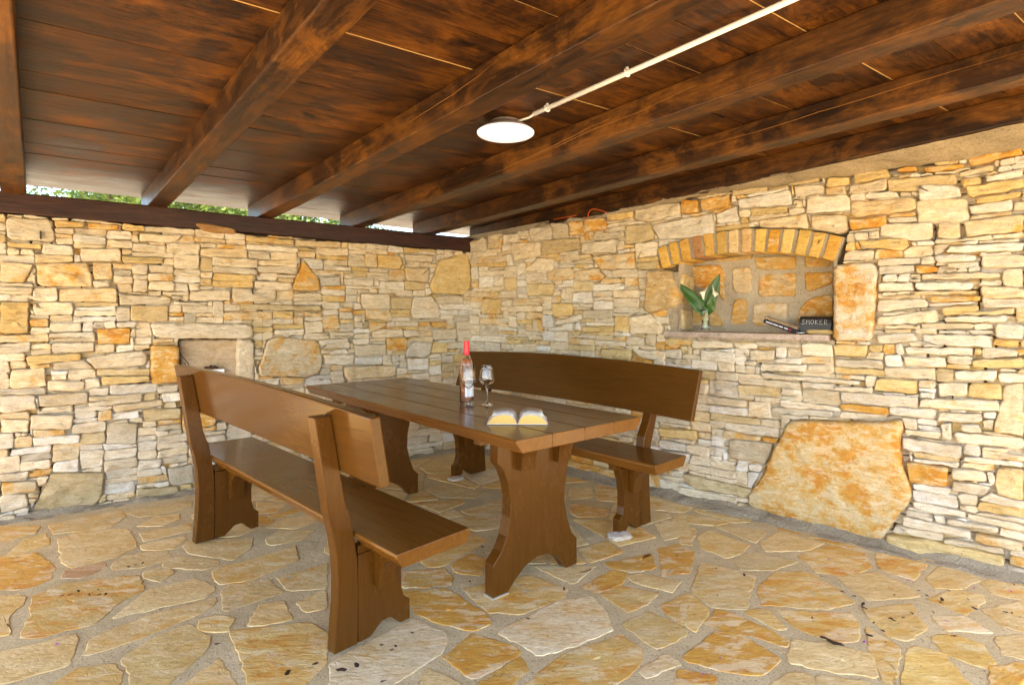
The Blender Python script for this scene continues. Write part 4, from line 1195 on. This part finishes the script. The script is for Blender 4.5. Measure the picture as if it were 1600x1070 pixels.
# open book
pA = at(761.5, 663, TT); pB = at(855.5, 663.5, TT)
bw = (pB - pA).length; cx = (pA + pB) / 2; brot = math.atan2(pB.y - pA.y, pB.x - pA.x)
bk = thing('book', 'thick open book lying face up on the table, yellow page edges towards the camera', 'book', (cx.x, cx.y, TT), (0, 0, brot))
M['page'] = plain('page_paper', (.84, .79, .68), .75, var=.04, scale=60); 
k = NT('yellow_page_edges'); tc = k.n("ShaderNodeTexCoord").outputs['Object']
k.l(k.mix(k.noise(k.mapping(tc, scale=(.15, 1, 6)), 120, 3), (.72, .42, .09), (.80, .52, .15)), k.b.inputs['Base Color']); k.b.inputs['Roughness'].default_value = .7; M['pedge'] = k.m
hw = bw / 2; dep = .185
def bookhalf(sg):
    # section: spine -> hump -> shoulder -> slanted fore edge
    sec = [(.004, .006), (.010, .021), (.022, .033), (.038, .040), (.055, .0415), (.075, .039), (.093, .035), (hw * .82, .031)]
    bot = [(hw, .0035), (.004, .0035)]
    mb = MB(); full_ = sec + bot; n_ = len(full_)
    ny = 8
    for j in range(ny + 1):
        y = dep * j / ny
        for (x, z) in full_: mb.v.append((sg * x * (1 - .03 * (j / ny)), y, z * (1 + .02 * math.sin(j))))
    for j in range(ny):
        for i in range(n_ - 1): mb.f.append((j * n_ + i, j * n_ + i + 1, (j + 1) * n_ + i + 1, (j + 1) * n_ + i))
        mb.f.append((j * n_ + n_ - 1, j * n_, (j + 1) * n_, (j + 1) * n_ + n_ - 1))
    mb.f.append(tuple(ny * n_ + i for i in range(n_)))
    mb.f.append(tuple(range(n_)))
    o_ = mb.build('page_block', M['page'], bk); o_.data.materials.append(M['pedge'])
    for f in o_.data.polygons:
        if abs(f.normal.y) > .9 and f.center.y < .01: f.material_index = 1
        if len(f.vertices) == 4 and abs(f.normal.x) > .4 and abs(f.center.x) > hw * .8: f.material_index = 1 if False else 0
    # a lifted leaf
    lf = MB(); pts_ = [(.006, .012), (.024, .0365), (.046, .0445), (.070, .0435), (.1, .038), (hw * .86, .0345)]
    for j in (0, 1):
        for (x, z) in pts_: lf.v.append((sg * x, .002 + (dep - .006) * j, z + .0012))
    for i in range(len(pts_) - 1): lf.f.append((i, i + 1, len(pts_) + i + 1, len(pts_) + i))
    l_ = lf.build('page', M['page'], bk, smooth=True); so = l_.modifiers.new('thick', 'SOLIDIFY'); so.thickness = .0004
    # printed lines
    tx = MB()
    for r_ in range(17):
        y = .022 + r_ * .0085; xs = [.022, .0365, .0535, .075, .097]
        for (a, b) in zip(xs, xs[1:]):
            def zz(x):
                for (p0, p1) in zip(pts_, pts_[1:]):
                    if x <= p1[0]: return p0[1] + (p1[1] - p0[1]) * (x - p0[0]) / (p1[0] - p0[0]) + .0019
                return .036
            if r_ == 16 and a > .05: continue
            tx.add([(sg * a, y, zz(a)), (sg * (b - .0015), y, zz(b)), (sg * (b - .0015), y + .0028, zz(b)), (sg * a, y + .0028, zz(a))], [(0, 1, 2, 3)])
    tx.build('print_lines', M['print'], bk, recalc=False)
M['page'].node_tree.nodes['Principled BSDF'].inputs['Specular IOR Level'].default_value = .05
M['print'] = plain('book_print', (.60, .58, .56), .8)
bookhalf(1); bookhalf(-1)
cv = MB(); cv.box(-hw - .002, hw + .002, -.002, dep + .002, .0005, .0035); cv.build('cover', plain('book_cover', (.75, .70, .6), .6), bk, bevel=.0008)

# ------------------------------------------------------------------ things in the niche
def onledge(px, n, z=LZ):
    s_, _ = onp(px, 500, W2.o + W2.n * n, W2.d); return W2.p(s_, z + .003, n)
vl = onledge(1102.5, -.05)
vt_ = thing('vase', 'small clear glass vase of water and green stems on the left of the niche ledge', 'vase', vl)
vo = [(0, 0), (.028, 0), (.030, .004), (.027, .03), (.026, .08), (.029, .12), (.034, .148), (.0335, .149), (.032, .148), (.0272, .12), (.0243, .08), (.0252, .03), (.025, .012), (0, .012)]
MB().lathe(vo, 32).build('glass_body', M['glass'], vt_, smooth=True)
MB().lathe([(0, .0125), (.0247, .0125), (.0249, .03), (.0241, .078), (0, .078)], 32).build('water', glass_mat('water', (.93, 1, .93), 1.33), vt_, smooth=True)
M['leaf'] = plain('calla_leaf', (.028, .085, .008), .38, var=.5, scale=25); M['stem'] = plain('calla_stem', (.16, .30, .03), .4, var=.2)
M['petal'] = plain('calla_spathe', (.80, .78, .62), .45, var=.06)
def facing(v): return v
Vx, Vn = D2, N2       # right along the wall, towards the room
def vp_(x, z, n): return Vx * x + Vn * n + Vector((0, 0, z))
def calla(name, pts, label, head=True, r=.0035, tilt=1):
    t = thing(name, label, 'flower', vl)
    MB().tube([vp_(*p_) for p_ in pts], r, 8).build('stem', M['stem'], t, smooth=True)
    # spathe: rolled funnel, lip drawn out to a tip
    top_ = vp_(*pts[-1]); axis = (top_ - vp_(*pts[-2])).normalized(); side = axis.cross(Vector((0, 1, 0))).normalized(); fwd = axis.cross(side)
    mb = MB(); ns, nr = 24, 10
    for j in range(nr + 1):
        k = j / nr; rad = .004 + .022 * k ** 1.6
        for i in range(ns):
            th = 2 * math.pi * i / ns; tip = max(0, math.cos(th)) ** 3
            ext = .066 * k + .024 * tip * k ** 3; rr = rad * (1 + .75 * tip * k ** 2)
            mb.v.append(tuple(top_ + axis * (ext - .012 * k ** 4 * (1 - tip)) + side * rr * math.cos(th) * tilt + fwd * rr * math.sin(th)))
    for j in range(nr):
        for i in range(ns): mb.f.append((j * ns + i, j * ns + (i + 1) % ns, (j + 1) * ns + (i + 1) % ns, (j + 1) * ns + i))
    o_ = mb.build('spathe', M['petal'], t, smooth=True); so = o_.modifiers.new('thick', 'SOLIDIFY'); so.thickness = .001
    MB().tube([top_ + axis * .012, top_ + axis * .045], .003, 8).build('spadix', plain('spadix_yellow', (.75, .5, .05), .6), t, smooth=True)
calla('calla_lily', [(.008, .015, 0), (.0, .10, .004), (-.005, .19, .01), (-.008, .215, .012)], 'upright white calla lily nearer the left of the vase', tilt=-1)
calla('calla_lily', [(-.008, .015, .0), (.008, .12, .01), (.028, .19, .012), (.045, .215, .012)], 'white calla lily leaning right with a long pointed tip', tilt=1)
def leaf(pts, wid, label, twist=0.0):
    n_ = 12; mb = MB(); P = [vp_(*p_) for p_ in pts]
    def cur(t):
        m = (len(P) - 1) * t; i = min(int(m), len(P) - 2); f = m - i
        a = P[max(i - 1, 0)]; b = P[i]; c_ = P[i + 1]; d_ = P[min(i + 2, len(P) - 1)]
        return .5 * ((2 * b) + (c_ - a) * f + (2 * a - 5 * b + 4 * c_ - d_) * f * f + (3 * b - a - 3 * c_ + d_) * f ** 3)
    view = Vector((-vl.x, -vl.y, 0)).normalized()
    for i in range(n_ + 1):
        t = .25 + .75 * i / n_; p_ = cur(t); tg = (cur(min(1, t + .02)) - cur(t - .02)).normalized(); sd = tg.cross(view).normalized(); up = sd.cross(tg)
        k = i / n_; w_ = wid * (math.sin(math.pi * min(1, k * 1.02) ** .7) ** .8 if 0 < k < .985 else .02)
        for j in range(5):
            u = (j - 2) / 2; ripple = .006 * math.sin(k * 14 + j)
            mb.v.append(tuple(p_ + sd * w_ * u + up * (abs(u) * w_ * .35 + ripple * abs(u))))
    for i in range(n_):
        for j in range(4): a = i * 5 + j; mb.f.append((a, a + 1, a + 6, a + 5))
    t_ = thing('calla_leaf', label, 'leaf', vl, group='leaves in the vase')
    o_ = mb.build('leaf_blade', M['leaf'], t_, smooth=True); so = o_.modifiers.new('thick', 'SOLIDIFY'); so.thickness = .0008
    MB().tube([cur(t / 10) for t in range(0, 4)], .0032, 6).build('leaf_stalk', M['stem'], t_, smooth=True)
leaf([(.0, .02, 0), (-.02, .13, .01), (-.075, .22, .02), (-.19, .335, .03)], .044, 'large dark green leaf reaching far out to the left of the vase')
leaf([(.005, .02, 0), (.006, .15, -.01), (.04, .27, -.02), (.085, .385, -.03)], .042, 'tall dark green leaf standing upright above the flowers')
leaf([(.0, .03, 0), (.02, .13, .01), (.045, .18, .02), (.065, .25, .03)], .034, 'short green leaf low on the right rim of the vase')

# black case with SMOKER chalked on its flap, set on the ledge
cs0, cs1 = onp(1251, 500, W2.o - W2.n * .08, W2.d)[0], sR - .03
cl = W2.p((cs0 + cs1) / 2, LZ + .003, -.10); L_ = cs1 - cs0
rotw = math.atan2(d2.y, d2.x)
case = thing('black_case', 'black rolled case with SMOKER written on its flap, at the right end of the niche', 'case', cl, (0, 0, rotw))
# local x along wall to the right, local -y towards the room
M['black'] = plain('black_leatherette', (.012, .012, .014), .42, var=.3, scale=80); M['chalk'] = plain('chalk_ink', (.85, .85, .85), .8)
pr = []
for k in range(9): a = math.pi * k / 8; pr.append((.045 * math.cos(a) * -1, .062 + .040 * math.sin(a)))
body = [(-.045, .0), (-.045, .03)] + pr[1:-1] + [(.045, .03), (.045, 0)]
MB().prism(body, -L_ / 2, L_ / 2, lambda p_, a: (a, p_[0], p_[1])).build('case_body', M['black'], case, bevel=.003)
fp = [(-.0465, .052)] + [(-.0465 * math.cos(math.pi * k / 8), .063 + .0415 * math.sin(math.pi * k / 8)) for k in range(7)]
fin_ = [(x * .94, z - (.003 if i else 0)) for i, (x, z) in enumerate(fp)]
MB().prism(fp + fin_[::-1], -L_ / 2 - .002, L_ / 2 + .002, lambda p_, a: (a, p_[0], p_[1])).build('flap', M['black'], case, bevel=.0008)
LET = {'S': [[(1, .85), (.6, 1), (.15, .85), (.2, .6), (.75, .4), (.8, .15), (.4, 0), (0, .12)]], 'M': [[(0, 0), (.15, 1), (.5, .35), (.85, 1), (1, 0)]],
       'O': [[(.5, 1), (.1, .75), (.05, .3), (.45, 0), (.9, .25), (.9, .75), (.5, 1)]], 'K': [[(.1, 1), (.1, 0)], [(.9, 1), (.1, .45), (.95, 0)]],
       'E': [[(.9, 1), (.1, .95), (.1, 0), (.9, .03)], [(.1, .5), (.7, .52)]], 'R': [[(.1, 0), (.12, 1), (.75, .95), (.8, .6), (.12, .5), (.95, 0)]]}
tx = MB(); cw = L_ * .105
for i, ch in enumerate('SMOKER'):
    for ln in LET[ch]:
        P_ = []
        for (x, z) in ln:
            h_ = .002 + z * .030; a = h_ / .0465      # wrapped over the flap's curve
            yy, zz_ = (-.0472, .054 + h_) if h_ < .009 else (-.0472 * math.cos((h_ - .009) / .0465), .063 + .042 * math.sin((h_ - .009) / .0465))
            P_.append((-L_ * .42 + i * L_ * .14 + x * cw, yy - .0006, zz_ + .0004))
        tx.tube(P_, .0008, 5)
tx.build('writing', M['chalk'], case)
p_ = W2.p(onp(1280, 500, W2.o + W2.n * .0, W2.d)[0], LZ + .003, -.018)
chip((p_.x, p_.y, p_.z), .17, .045, .034, rotw, 'narrow tan stone lying on the ledge in front of the black case', (.62, .48, .22))
# slim pack leaning towards the case
pa, pb = onledge(1195, -.10, LZ + .075), onledge(1249, -.035, LZ + .006)
ax = (pb - pa); pl = ax.length; ax.normalize()
pk = thing('utensil_pack', 'slim dark blue and clear plastic pack slanting down beside the black case', 'pack', (pa + pb) / 2)
sd_ = Vector((0, 0, 1)).cross(ax).normalized(); up_ = ax.cross(sd_)
pk.rotation_euler = Matrix(((ax.x, sd_.x, up_.x), (ax.y, sd_.y, up_.y), (ax.z, sd_.z, up_.z))).to_euler()
MB().box(-pl / 2, pl / 2, -.014, .014, -.013, .012).build('sleeve', plain('navy_card', (.012, .014, .035), .3), pk, bevel=.003)
k = NT('smoky_plastic'); k.b.inputs['Base Color'].default_value = (.75, .6, .45, 1); k.b.inputs['Transmission Weight'].default_value = .8; k.b.inputs['Roughness'].default_value = .12
MB().box(-pl / 2 + .012, pl / 2 - .02, -.006, .018, .0125, .030).build('blister', k.m, pk, bevel=.004)
wm = MB()
for x0, x1 in ((-.42, -.22), (-.20, -.06), (-.04, .08), (.12, .22)): wm.box(x0 * pl, x1 * pl, -.0150, -.0142, -.003, .0035)
wm.build('print_marks', M['white'], pk)
MB().box(.24 * pl, .31 * pl, -.0150, -.0142, -.004, .004).build('red_dot', plain('red_print', (.5, .03, .02), .5), pk)
MB().tube([(-pl / 2 + .005, 0, .010), (-pl / 2 - .012, 0, .022), (-pl / 2 + .02, 0, .036), (-pl / 2 + .045, 0, .022)], .0022, 6).build('hook', plain('dark_wire', (.10, .06, .04), .4, .5), pk, smooth=True)
kl = thing('utensil_tip', 'small bright metal tip lying at the front of the ledge by the case', 'utensil', onledge(1249, .0))
MB().tube([(-.02, 0, .006), (.02, -.01, .006), (.034, -.014, .006)], [.004, .0035, .002], 8).build('metal_tip', plain('bright_steel', (.6, .6, .6), .25, 1.0), kl, smooth=True)

# ------------------------------------------------------------------ small recess in wall 1
bx = W1.p(W1.px(331, 590, -.028)[0], W1.px(331, 577, -.028)[1] - .14, -.030)
wb = thing('white_box', 'white slatted box standing in the small wall recess behind the near bench', 'box', bx, (0, 0, math.atan2(-d1.y, -d1.x)))
m_ = MB()
for i in range(7): m_.box(-.078 + i * .0225, -.078 + i * .0225 + .021, -.024, -.019, 0, .14)
m_.build('slats', M['white'], wb, bevel=.001)
MB().box(-.076, .078, -.0185, .020, .004, .1385).build('inner_box', plain('box_white', (.70, .68, .64), .6), wb)
cl_ = thing('dried_clump', 'dark brown knobbly dried clump lying on top of the white slatted box', 'clump', bx + Vector((0, 0, .1395)) + D1 * .005)
rnd = random.Random(2)
for _ in range(1):
    bm = bmesh.new()
    for i in range(26):
        x = rnd.uniform(-.042, .042); mt = Matrix.Translation((x, rnd.uniform(-.02, .02), .010 + rnd.uniform(0, .018) * (1 - abs(x) / .05))) @ Matrix.Rotation(rnd.random() * 3, 4, (rnd.random(), rnd.random(), 1)) @ Matrix.Diagonal((1.2, .8, .6, 1))
        bmesh.ops.create_icosphere(bm, subdivisions=1, radius=rnd.uniform(.008, .013), matrix=mt)
    me = bpy.data.meshes.new('clump_body'); bm.to_mesh(me); bm.free(); me.materials.append(plain('dried_brown', (.075, .032, .015), .6, var=.5, scale=60))
    o = bpy.data.objects.new('clump_body', me); COL.objects.link(o); o.parent = cl_; o.rotation_euler = (0, 0, math.atan2(d1.y, d1.x))
def cable(name, fr, pts, r, mat, label, n=.01):
    P = [fr.p(*fr.px(x, y, nn), nn) for x, y, nn in pts]; out = []
    for i in range(len(P) - 1):
        for j in range(6):
            f = j / 6; a, b, c_, d_ = P[max(i - 1, 0)], P[i], P[i + 1], P[min(i + 2, len(P) - 1)]
            out.append(.5 * ((2 * b) + (c_ - a) * f + (2 * a - 5 * b + 4 * c_ - d_) * f * f + (3 * b - a - 3 * c_ + d_) * f ** 3))
    out.append(P[-1])
    return tag(MB().tube(out, r, 7).build(name, mat, None, smooth=True), label, 'cable')
cable('cable', W1, [(280, 549, -.05), (284, 556, .02), (289, 562, .03), (294, 568, .03), (294, 574, .025), (287, 566, .02)], .0035, plain('black_rubber', (.03, .028, .026), .5), 'short black cable looping out of the left edge of the small recess')
cable('cable', W2, [(865, 343, -.03), (880, 340, -.02), (893, 338, .0), (905, 336, -.04), (917, 340, .0), (920, 332, .02), (926, 327, .03), (936, 328, .03), (948, 332, .02), (960, 334, -.03)], .004, plain('orange_rubber', (.50, .09, .015), .45), 'orange cable looping along the top of the right wall below the last beam')

# ------------------------------------------------------------------ lamp and conduit
lt, ls_ = 2.345, 1.412
lp = rp(lt, ls_, .125); 
lamp = thing('ceiling_lamp', 'round flat white dome lamp fixed to the roof boards', 'lamp', (lp.x, lp.y, lp.z - .026))
rl = .137
MB().lathe([(0, .024), (.070, .024), (.078, .012), (.118, -.012), (.128, -.020), (.131, -.026), (0, -.026)], 48).build('lamp_base', plain('grey_lamp_rim', (.42, .38, .38), .5), lamp, smooth=False, bevel=.002)
dome = [(.131, -.0245), (rl, -.028), (rl, -.032)] + [(rl * math.cos(a), -.032 - .022 * math.sin(a)) for a in [math.pi / 2 * k / 10 for k in range(1, 11)]]
k = NT('opal_diffuser'); k.b.inputs['Base Color'].default_value = (.86, .87, .90, 1); k.b.inputs['Roughness'].default_value = .3
k.b.inputs['Emission Color'].default_value = (1, .97, .93, 1); k.b.inputs['Emission Strength'].default_value = .10
MB().lathe(dome, 48).build('diffuser', k.m, lamp, smooth=True)
cs = 1.40; pz = .105
con = thing('conduit', 'straight white plastic conduit running below the boards to the lamp', 'conduit', rp(2.53, cs, pz))
local(MB().tube([rp(2.53, cs, pz), rp(3.2, cs + .004, pz - .004), rp(4.9, cs - .003, pz)], .0100, 12).build('pipe', M['white'], None, smooth=True), con)
def relate(t, s_, z): return rp(t, s_, z)
for px_, t in ((840, 2.62), (1040, 3.06), (0, 3.85), (0, 4.7)):
    m_ = MB()
    a_ = rp(t, cs, pz); m_.tube([a_ + Vector((0, 0, .020)), a_ + Vector((0, 0, .012))], .006, 8)
    R_ = []
    sdv = Vector((dw.x, dw.y, 0))
    for k_ in range(9):
        th = math.pi * (-.25 + 1.5 * k_ / 8); R_.append(a_ + sdv * (.0145 * math.cos(th)) + Vector((0, 0, -.0145 * math.sin(th) * -1 * -1)))
    m_.tube(R_, .0035, 6)
    local(m_.build('clip', M['white'], None, smooth=True), con)
tag(MB().tube([rp(2.54, cs, pz), rp(2.50, cs, pz - .006), rp(2.44, 1.41, .100), rp(2.36, 1.405, .115), rp(2.30, 1.40, .118), rp(2.27, 1.41, .122)], .005, 8).build('lamp_cable', M['white'], None, smooth=True), 'thin white cable bridging the conduit end and the dome lamp', 'cable')

# short vertical cracks of the back wall, added as thin dark slivers
for x, y in ((64, 368), (394, 455)):
    t0, z0 = W1.px(x, y); o_ = MB(); wbox(o_, W1, t0 - .003, t0 + .003, z0 - .024, z0 + .024, -.01, .032)
    local(o_.build('crack_sliver', plain('crack_brown', (.04, .025, .02), .7), None), wall1)
hp = hull([W1.px(*q, .03) for q in ((304, 350), (318, 348), (367, 356), (369, 366), (322, 362))])
local(one_part(W1, 'cap_stone', 'k', hp, None, .045, back=.0, rough=.004, seed=88, label='brown stone leaning on the wall top against the timber plate'), wall1)

# ------------------------------------------------------------------ dry leaves and petals on the floor
rnd = random.Random(4)
def litter(cr, pts, kind):
    for (x, y, s_) in pts:
        p_ = at(cr[0] + x * cr[2], cr[1] + y * cr[2], .014); r_ = (.0062 if kind else .0055) * s_
        n_ = 8; mb = MB(); a0 = rnd.random() * 6; mb.v.append((0, 0, .004))
        for i in range(n_):
            th = 2 * math.pi * i / n_; k_ = 1 + .55 * math.cos(th) ** 2 * (1 if kind else .6) + rnd.uniform(-.3, .2)
            mb.v.append((r_ * k_ * math.cos(th), r_ * .6 * k_ * math.sin(th), rnd.uniform(0, .004)))
        for i in range(n_): mb.f.append((0, 1 + i, 1 + (i + 1) % n_))
        o_ = mb.build('dry_leaf' if kind else 'petal', M['dleaf'] if kind else M['fpetal'], None, recalc=False)
        so = o_.modifiers.new('thick', 'SOLIDIFY'); so.thickness = .0006
        o_.location = p_; o_.rotation_euler = (rnd.uniform(-.1, .1), rnd.uniform(-.1, .1), a0)
        if kind:
            tag(o_, 'large crumpled dark dry leaf lying on the paving' if s_ > 2 else 'tiny dark dry leaf scrap lying on the paving', 'leaf', 'large dry leaves on the floor' if s_ > 2 else 'dry leaf scraps on the floor')
        else: tag(o_, 'tiny purple petal lying on the stone paving', 'petal', 'purple petals on the floor')
M['dleaf'] = plain('dry_leaf', (.035, .018, .010), .7, var=.4); M['fpetal'] = plain('purple_petal', (.30, .03, .30), .6, var=.2)
litter(CR8, [(175, 498, 1.2), (305, 527, 1.6), (665, 535, 1), (620, 725, 1), (760, 605, 1.2), (815, 625, 1.3), (855, 662, 1.8), (860, 680, 1.5), (990, 735, 2.1), (1220, 640, 1.7), (1215, 655, 1.2), (725, 842, 3.3), (680, 820, 2.1), (1370, 682, 1.6), (905, 748, 1.2), (1110, 600, 1), (1150, 622, 1.2), (1275, 810, 1.4), (1555, 572, 1.2), (885, 808, 1.4), (945, 785, 1), (1080, 705, .9), (1250, 600, .9), (1040, 725, .8), (1515, 700, 1.3), (1545, 705, 1.1), (1000, 620, .8), (960, 840, .8), (1340, 640, .9), (1180, 700, .9), (180, 620, .9), (1320, 590, .8)], 1)
litter(CR6, [(245, 715, 1), (280, 710, 1), (310, 695, 1.4), (355, 710, 1), (390, 690, 1), (395, 710, 1.1), (420, 708, 1.2), (510, 598, 1.5), (540, 592, 1.2), (568, 585, 1.2), (865, 905, 1.3), (1145, 1020, 2.1), (1255, 985, 1.5), (640, 768, 1), (340, 535, .9)], 1)
litter(CR7, [(70, 990, 2.1), (10, 1010, 2.1), (170, 910, 1.1), (225, 915, 1.1), (290, 862, 1), (210, 930, .9), (175, 1055, 1.1), (750, 805, 1), (895, 688, 1.3), (520, 657, 1.2), (570, 520, 1.6)], 1)
litter(CR8, [(695, 453, 1), (1140, 512, 1), (1065, 553, 1.2), (1370, 587, 1.3), (1537, 603, 1), (1243, 742, 1.2), (860, 838, 1.4), (193, 915, .9), (113, 988, 1)], 0)
litter(CR6, [(230, 907, 1.2)], 0); litter(CR7, [(825, 497, .8), (690, 320, .7)], 0)

# ------------------------------------------------------------------ trees beyond the back wall
def tree(loc, h_, cr_, label, seed, col):
    rnd = random.Random(seed); t = thing('tree', label, 'tree', loc, group='trees beyond the back wall')
    P = [Vector((0, 0, 0)), Vector((.1, .05, h_ * .2)), Vector((-.05, .1, h_ * .4)), Vector((.1, 0, h_ * .62))]
    mb = MB().tube(P, [.22, .18, .14, .08], 10); cents = []
    for i in range(11):
        a = rnd.random() * 6.28; st_ = P[2].lerp(P[3], rnd.random()); e = st_ + Vector((math.cos(a) * cr_ * rnd.uniform(.4, .8), math.sin(a) * cr_ * rnd.uniform(.4, .8), rnd.uniform(.05, .45) * h_ - .1 * h_))
        mb.tube([st_, st_.lerp(e, .5) + Vector((0, 0, .1)), e], [.06, .04, .015], 6); cents.append(e)
    mb.build('trunk', plain('bark', (.10, .07, .045), .9), t, smooth=True)
    cm = MB()
    for c_ in cents + [P[3] + Vector((0, 0, h_ * .15))]:
        for k_ in range(14):
            cc = c_ + Vector((rnd.gauss(0, .35), rnd.gauss(0, .35), rnd.gauss(0, .28))) * cr_ * .5
            for _ in range(56):
                q = cc + Vector((rnd.gauss(0, 1), rnd.gauss(0, 1), rnd.gauss(0, .8))) * .20
                a = Vector((rnd.uniform(-1, 1), rnd.uniform(-1, 1), rnd.uniform(-.6, .6))).normalized() * .065; b = a.orthogonal().normalized() * .038
                b.rotate(Matrix.Rotation(rnd.random() * 3, 3, a)); v0 = len(cm.v)
                cm.v += [tuple(q - a), tuple(q + b), tuple(q + a), tuple(q - b)]; cm.f.append((v0, v0 + 1, v0 + 2, v0 + 3))
    k = NT('foliage'); tc = k.n("ShaderNodeTexCoord").outputs['Object']
    c2 = k.mix(k.ramp(k.noise(tc, 1.6, 4), [(.35, 0.0), (.65, 1.0)]), tuple(x * .6 for x in col), col); k.l(c2, k.b.inputs['Base Color']); k.b.inputs['Roughness'].default_value = .6
    tr = k.n("ShaderNodeBsdfTranslucent"); k.l(c2, tr.inputs[0]); mx = k.n("ShaderNodeMixShader"); mx.inputs[0].default_value = .4
    k.l(k.b.outputs[0], mx.inputs[1]); k.l(tr.outputs[0], mx.inputs[2]); k.l(mx.outputs[0], k.out.inputs[0])
    cm.build('crown', k.m, t, recalc=False)
tree((-7.6, 11.0, 0), 5.2, 2.3, 'broad yellow-green tree glimpsed through the far left gap below the roof boards', 1, (.12, .17, .025))
tree((-9.8, 15.0, 0), 5.6, 2.4, 'bushy green tree behind the gap right of the leftmost rafter', 2, (.07, .13, .025))
tree((-6.6, 14.5, 0), 4.9, 1.7, 'light green tree glimpsed just left of the third rafter from the left', 3, (.13, .18, .03))
tree((-5.2, 16.8, 0), 4.3, 1.1, 'small green tree whose top shows in the gap left of the middle rafter', 4, (.08, .14, .03))
tree((-4.0, 17.5, 0), 4.45, .9, 'small green tree whose top shows in the gap nearest the corner', 5, (.06, .12, .03))
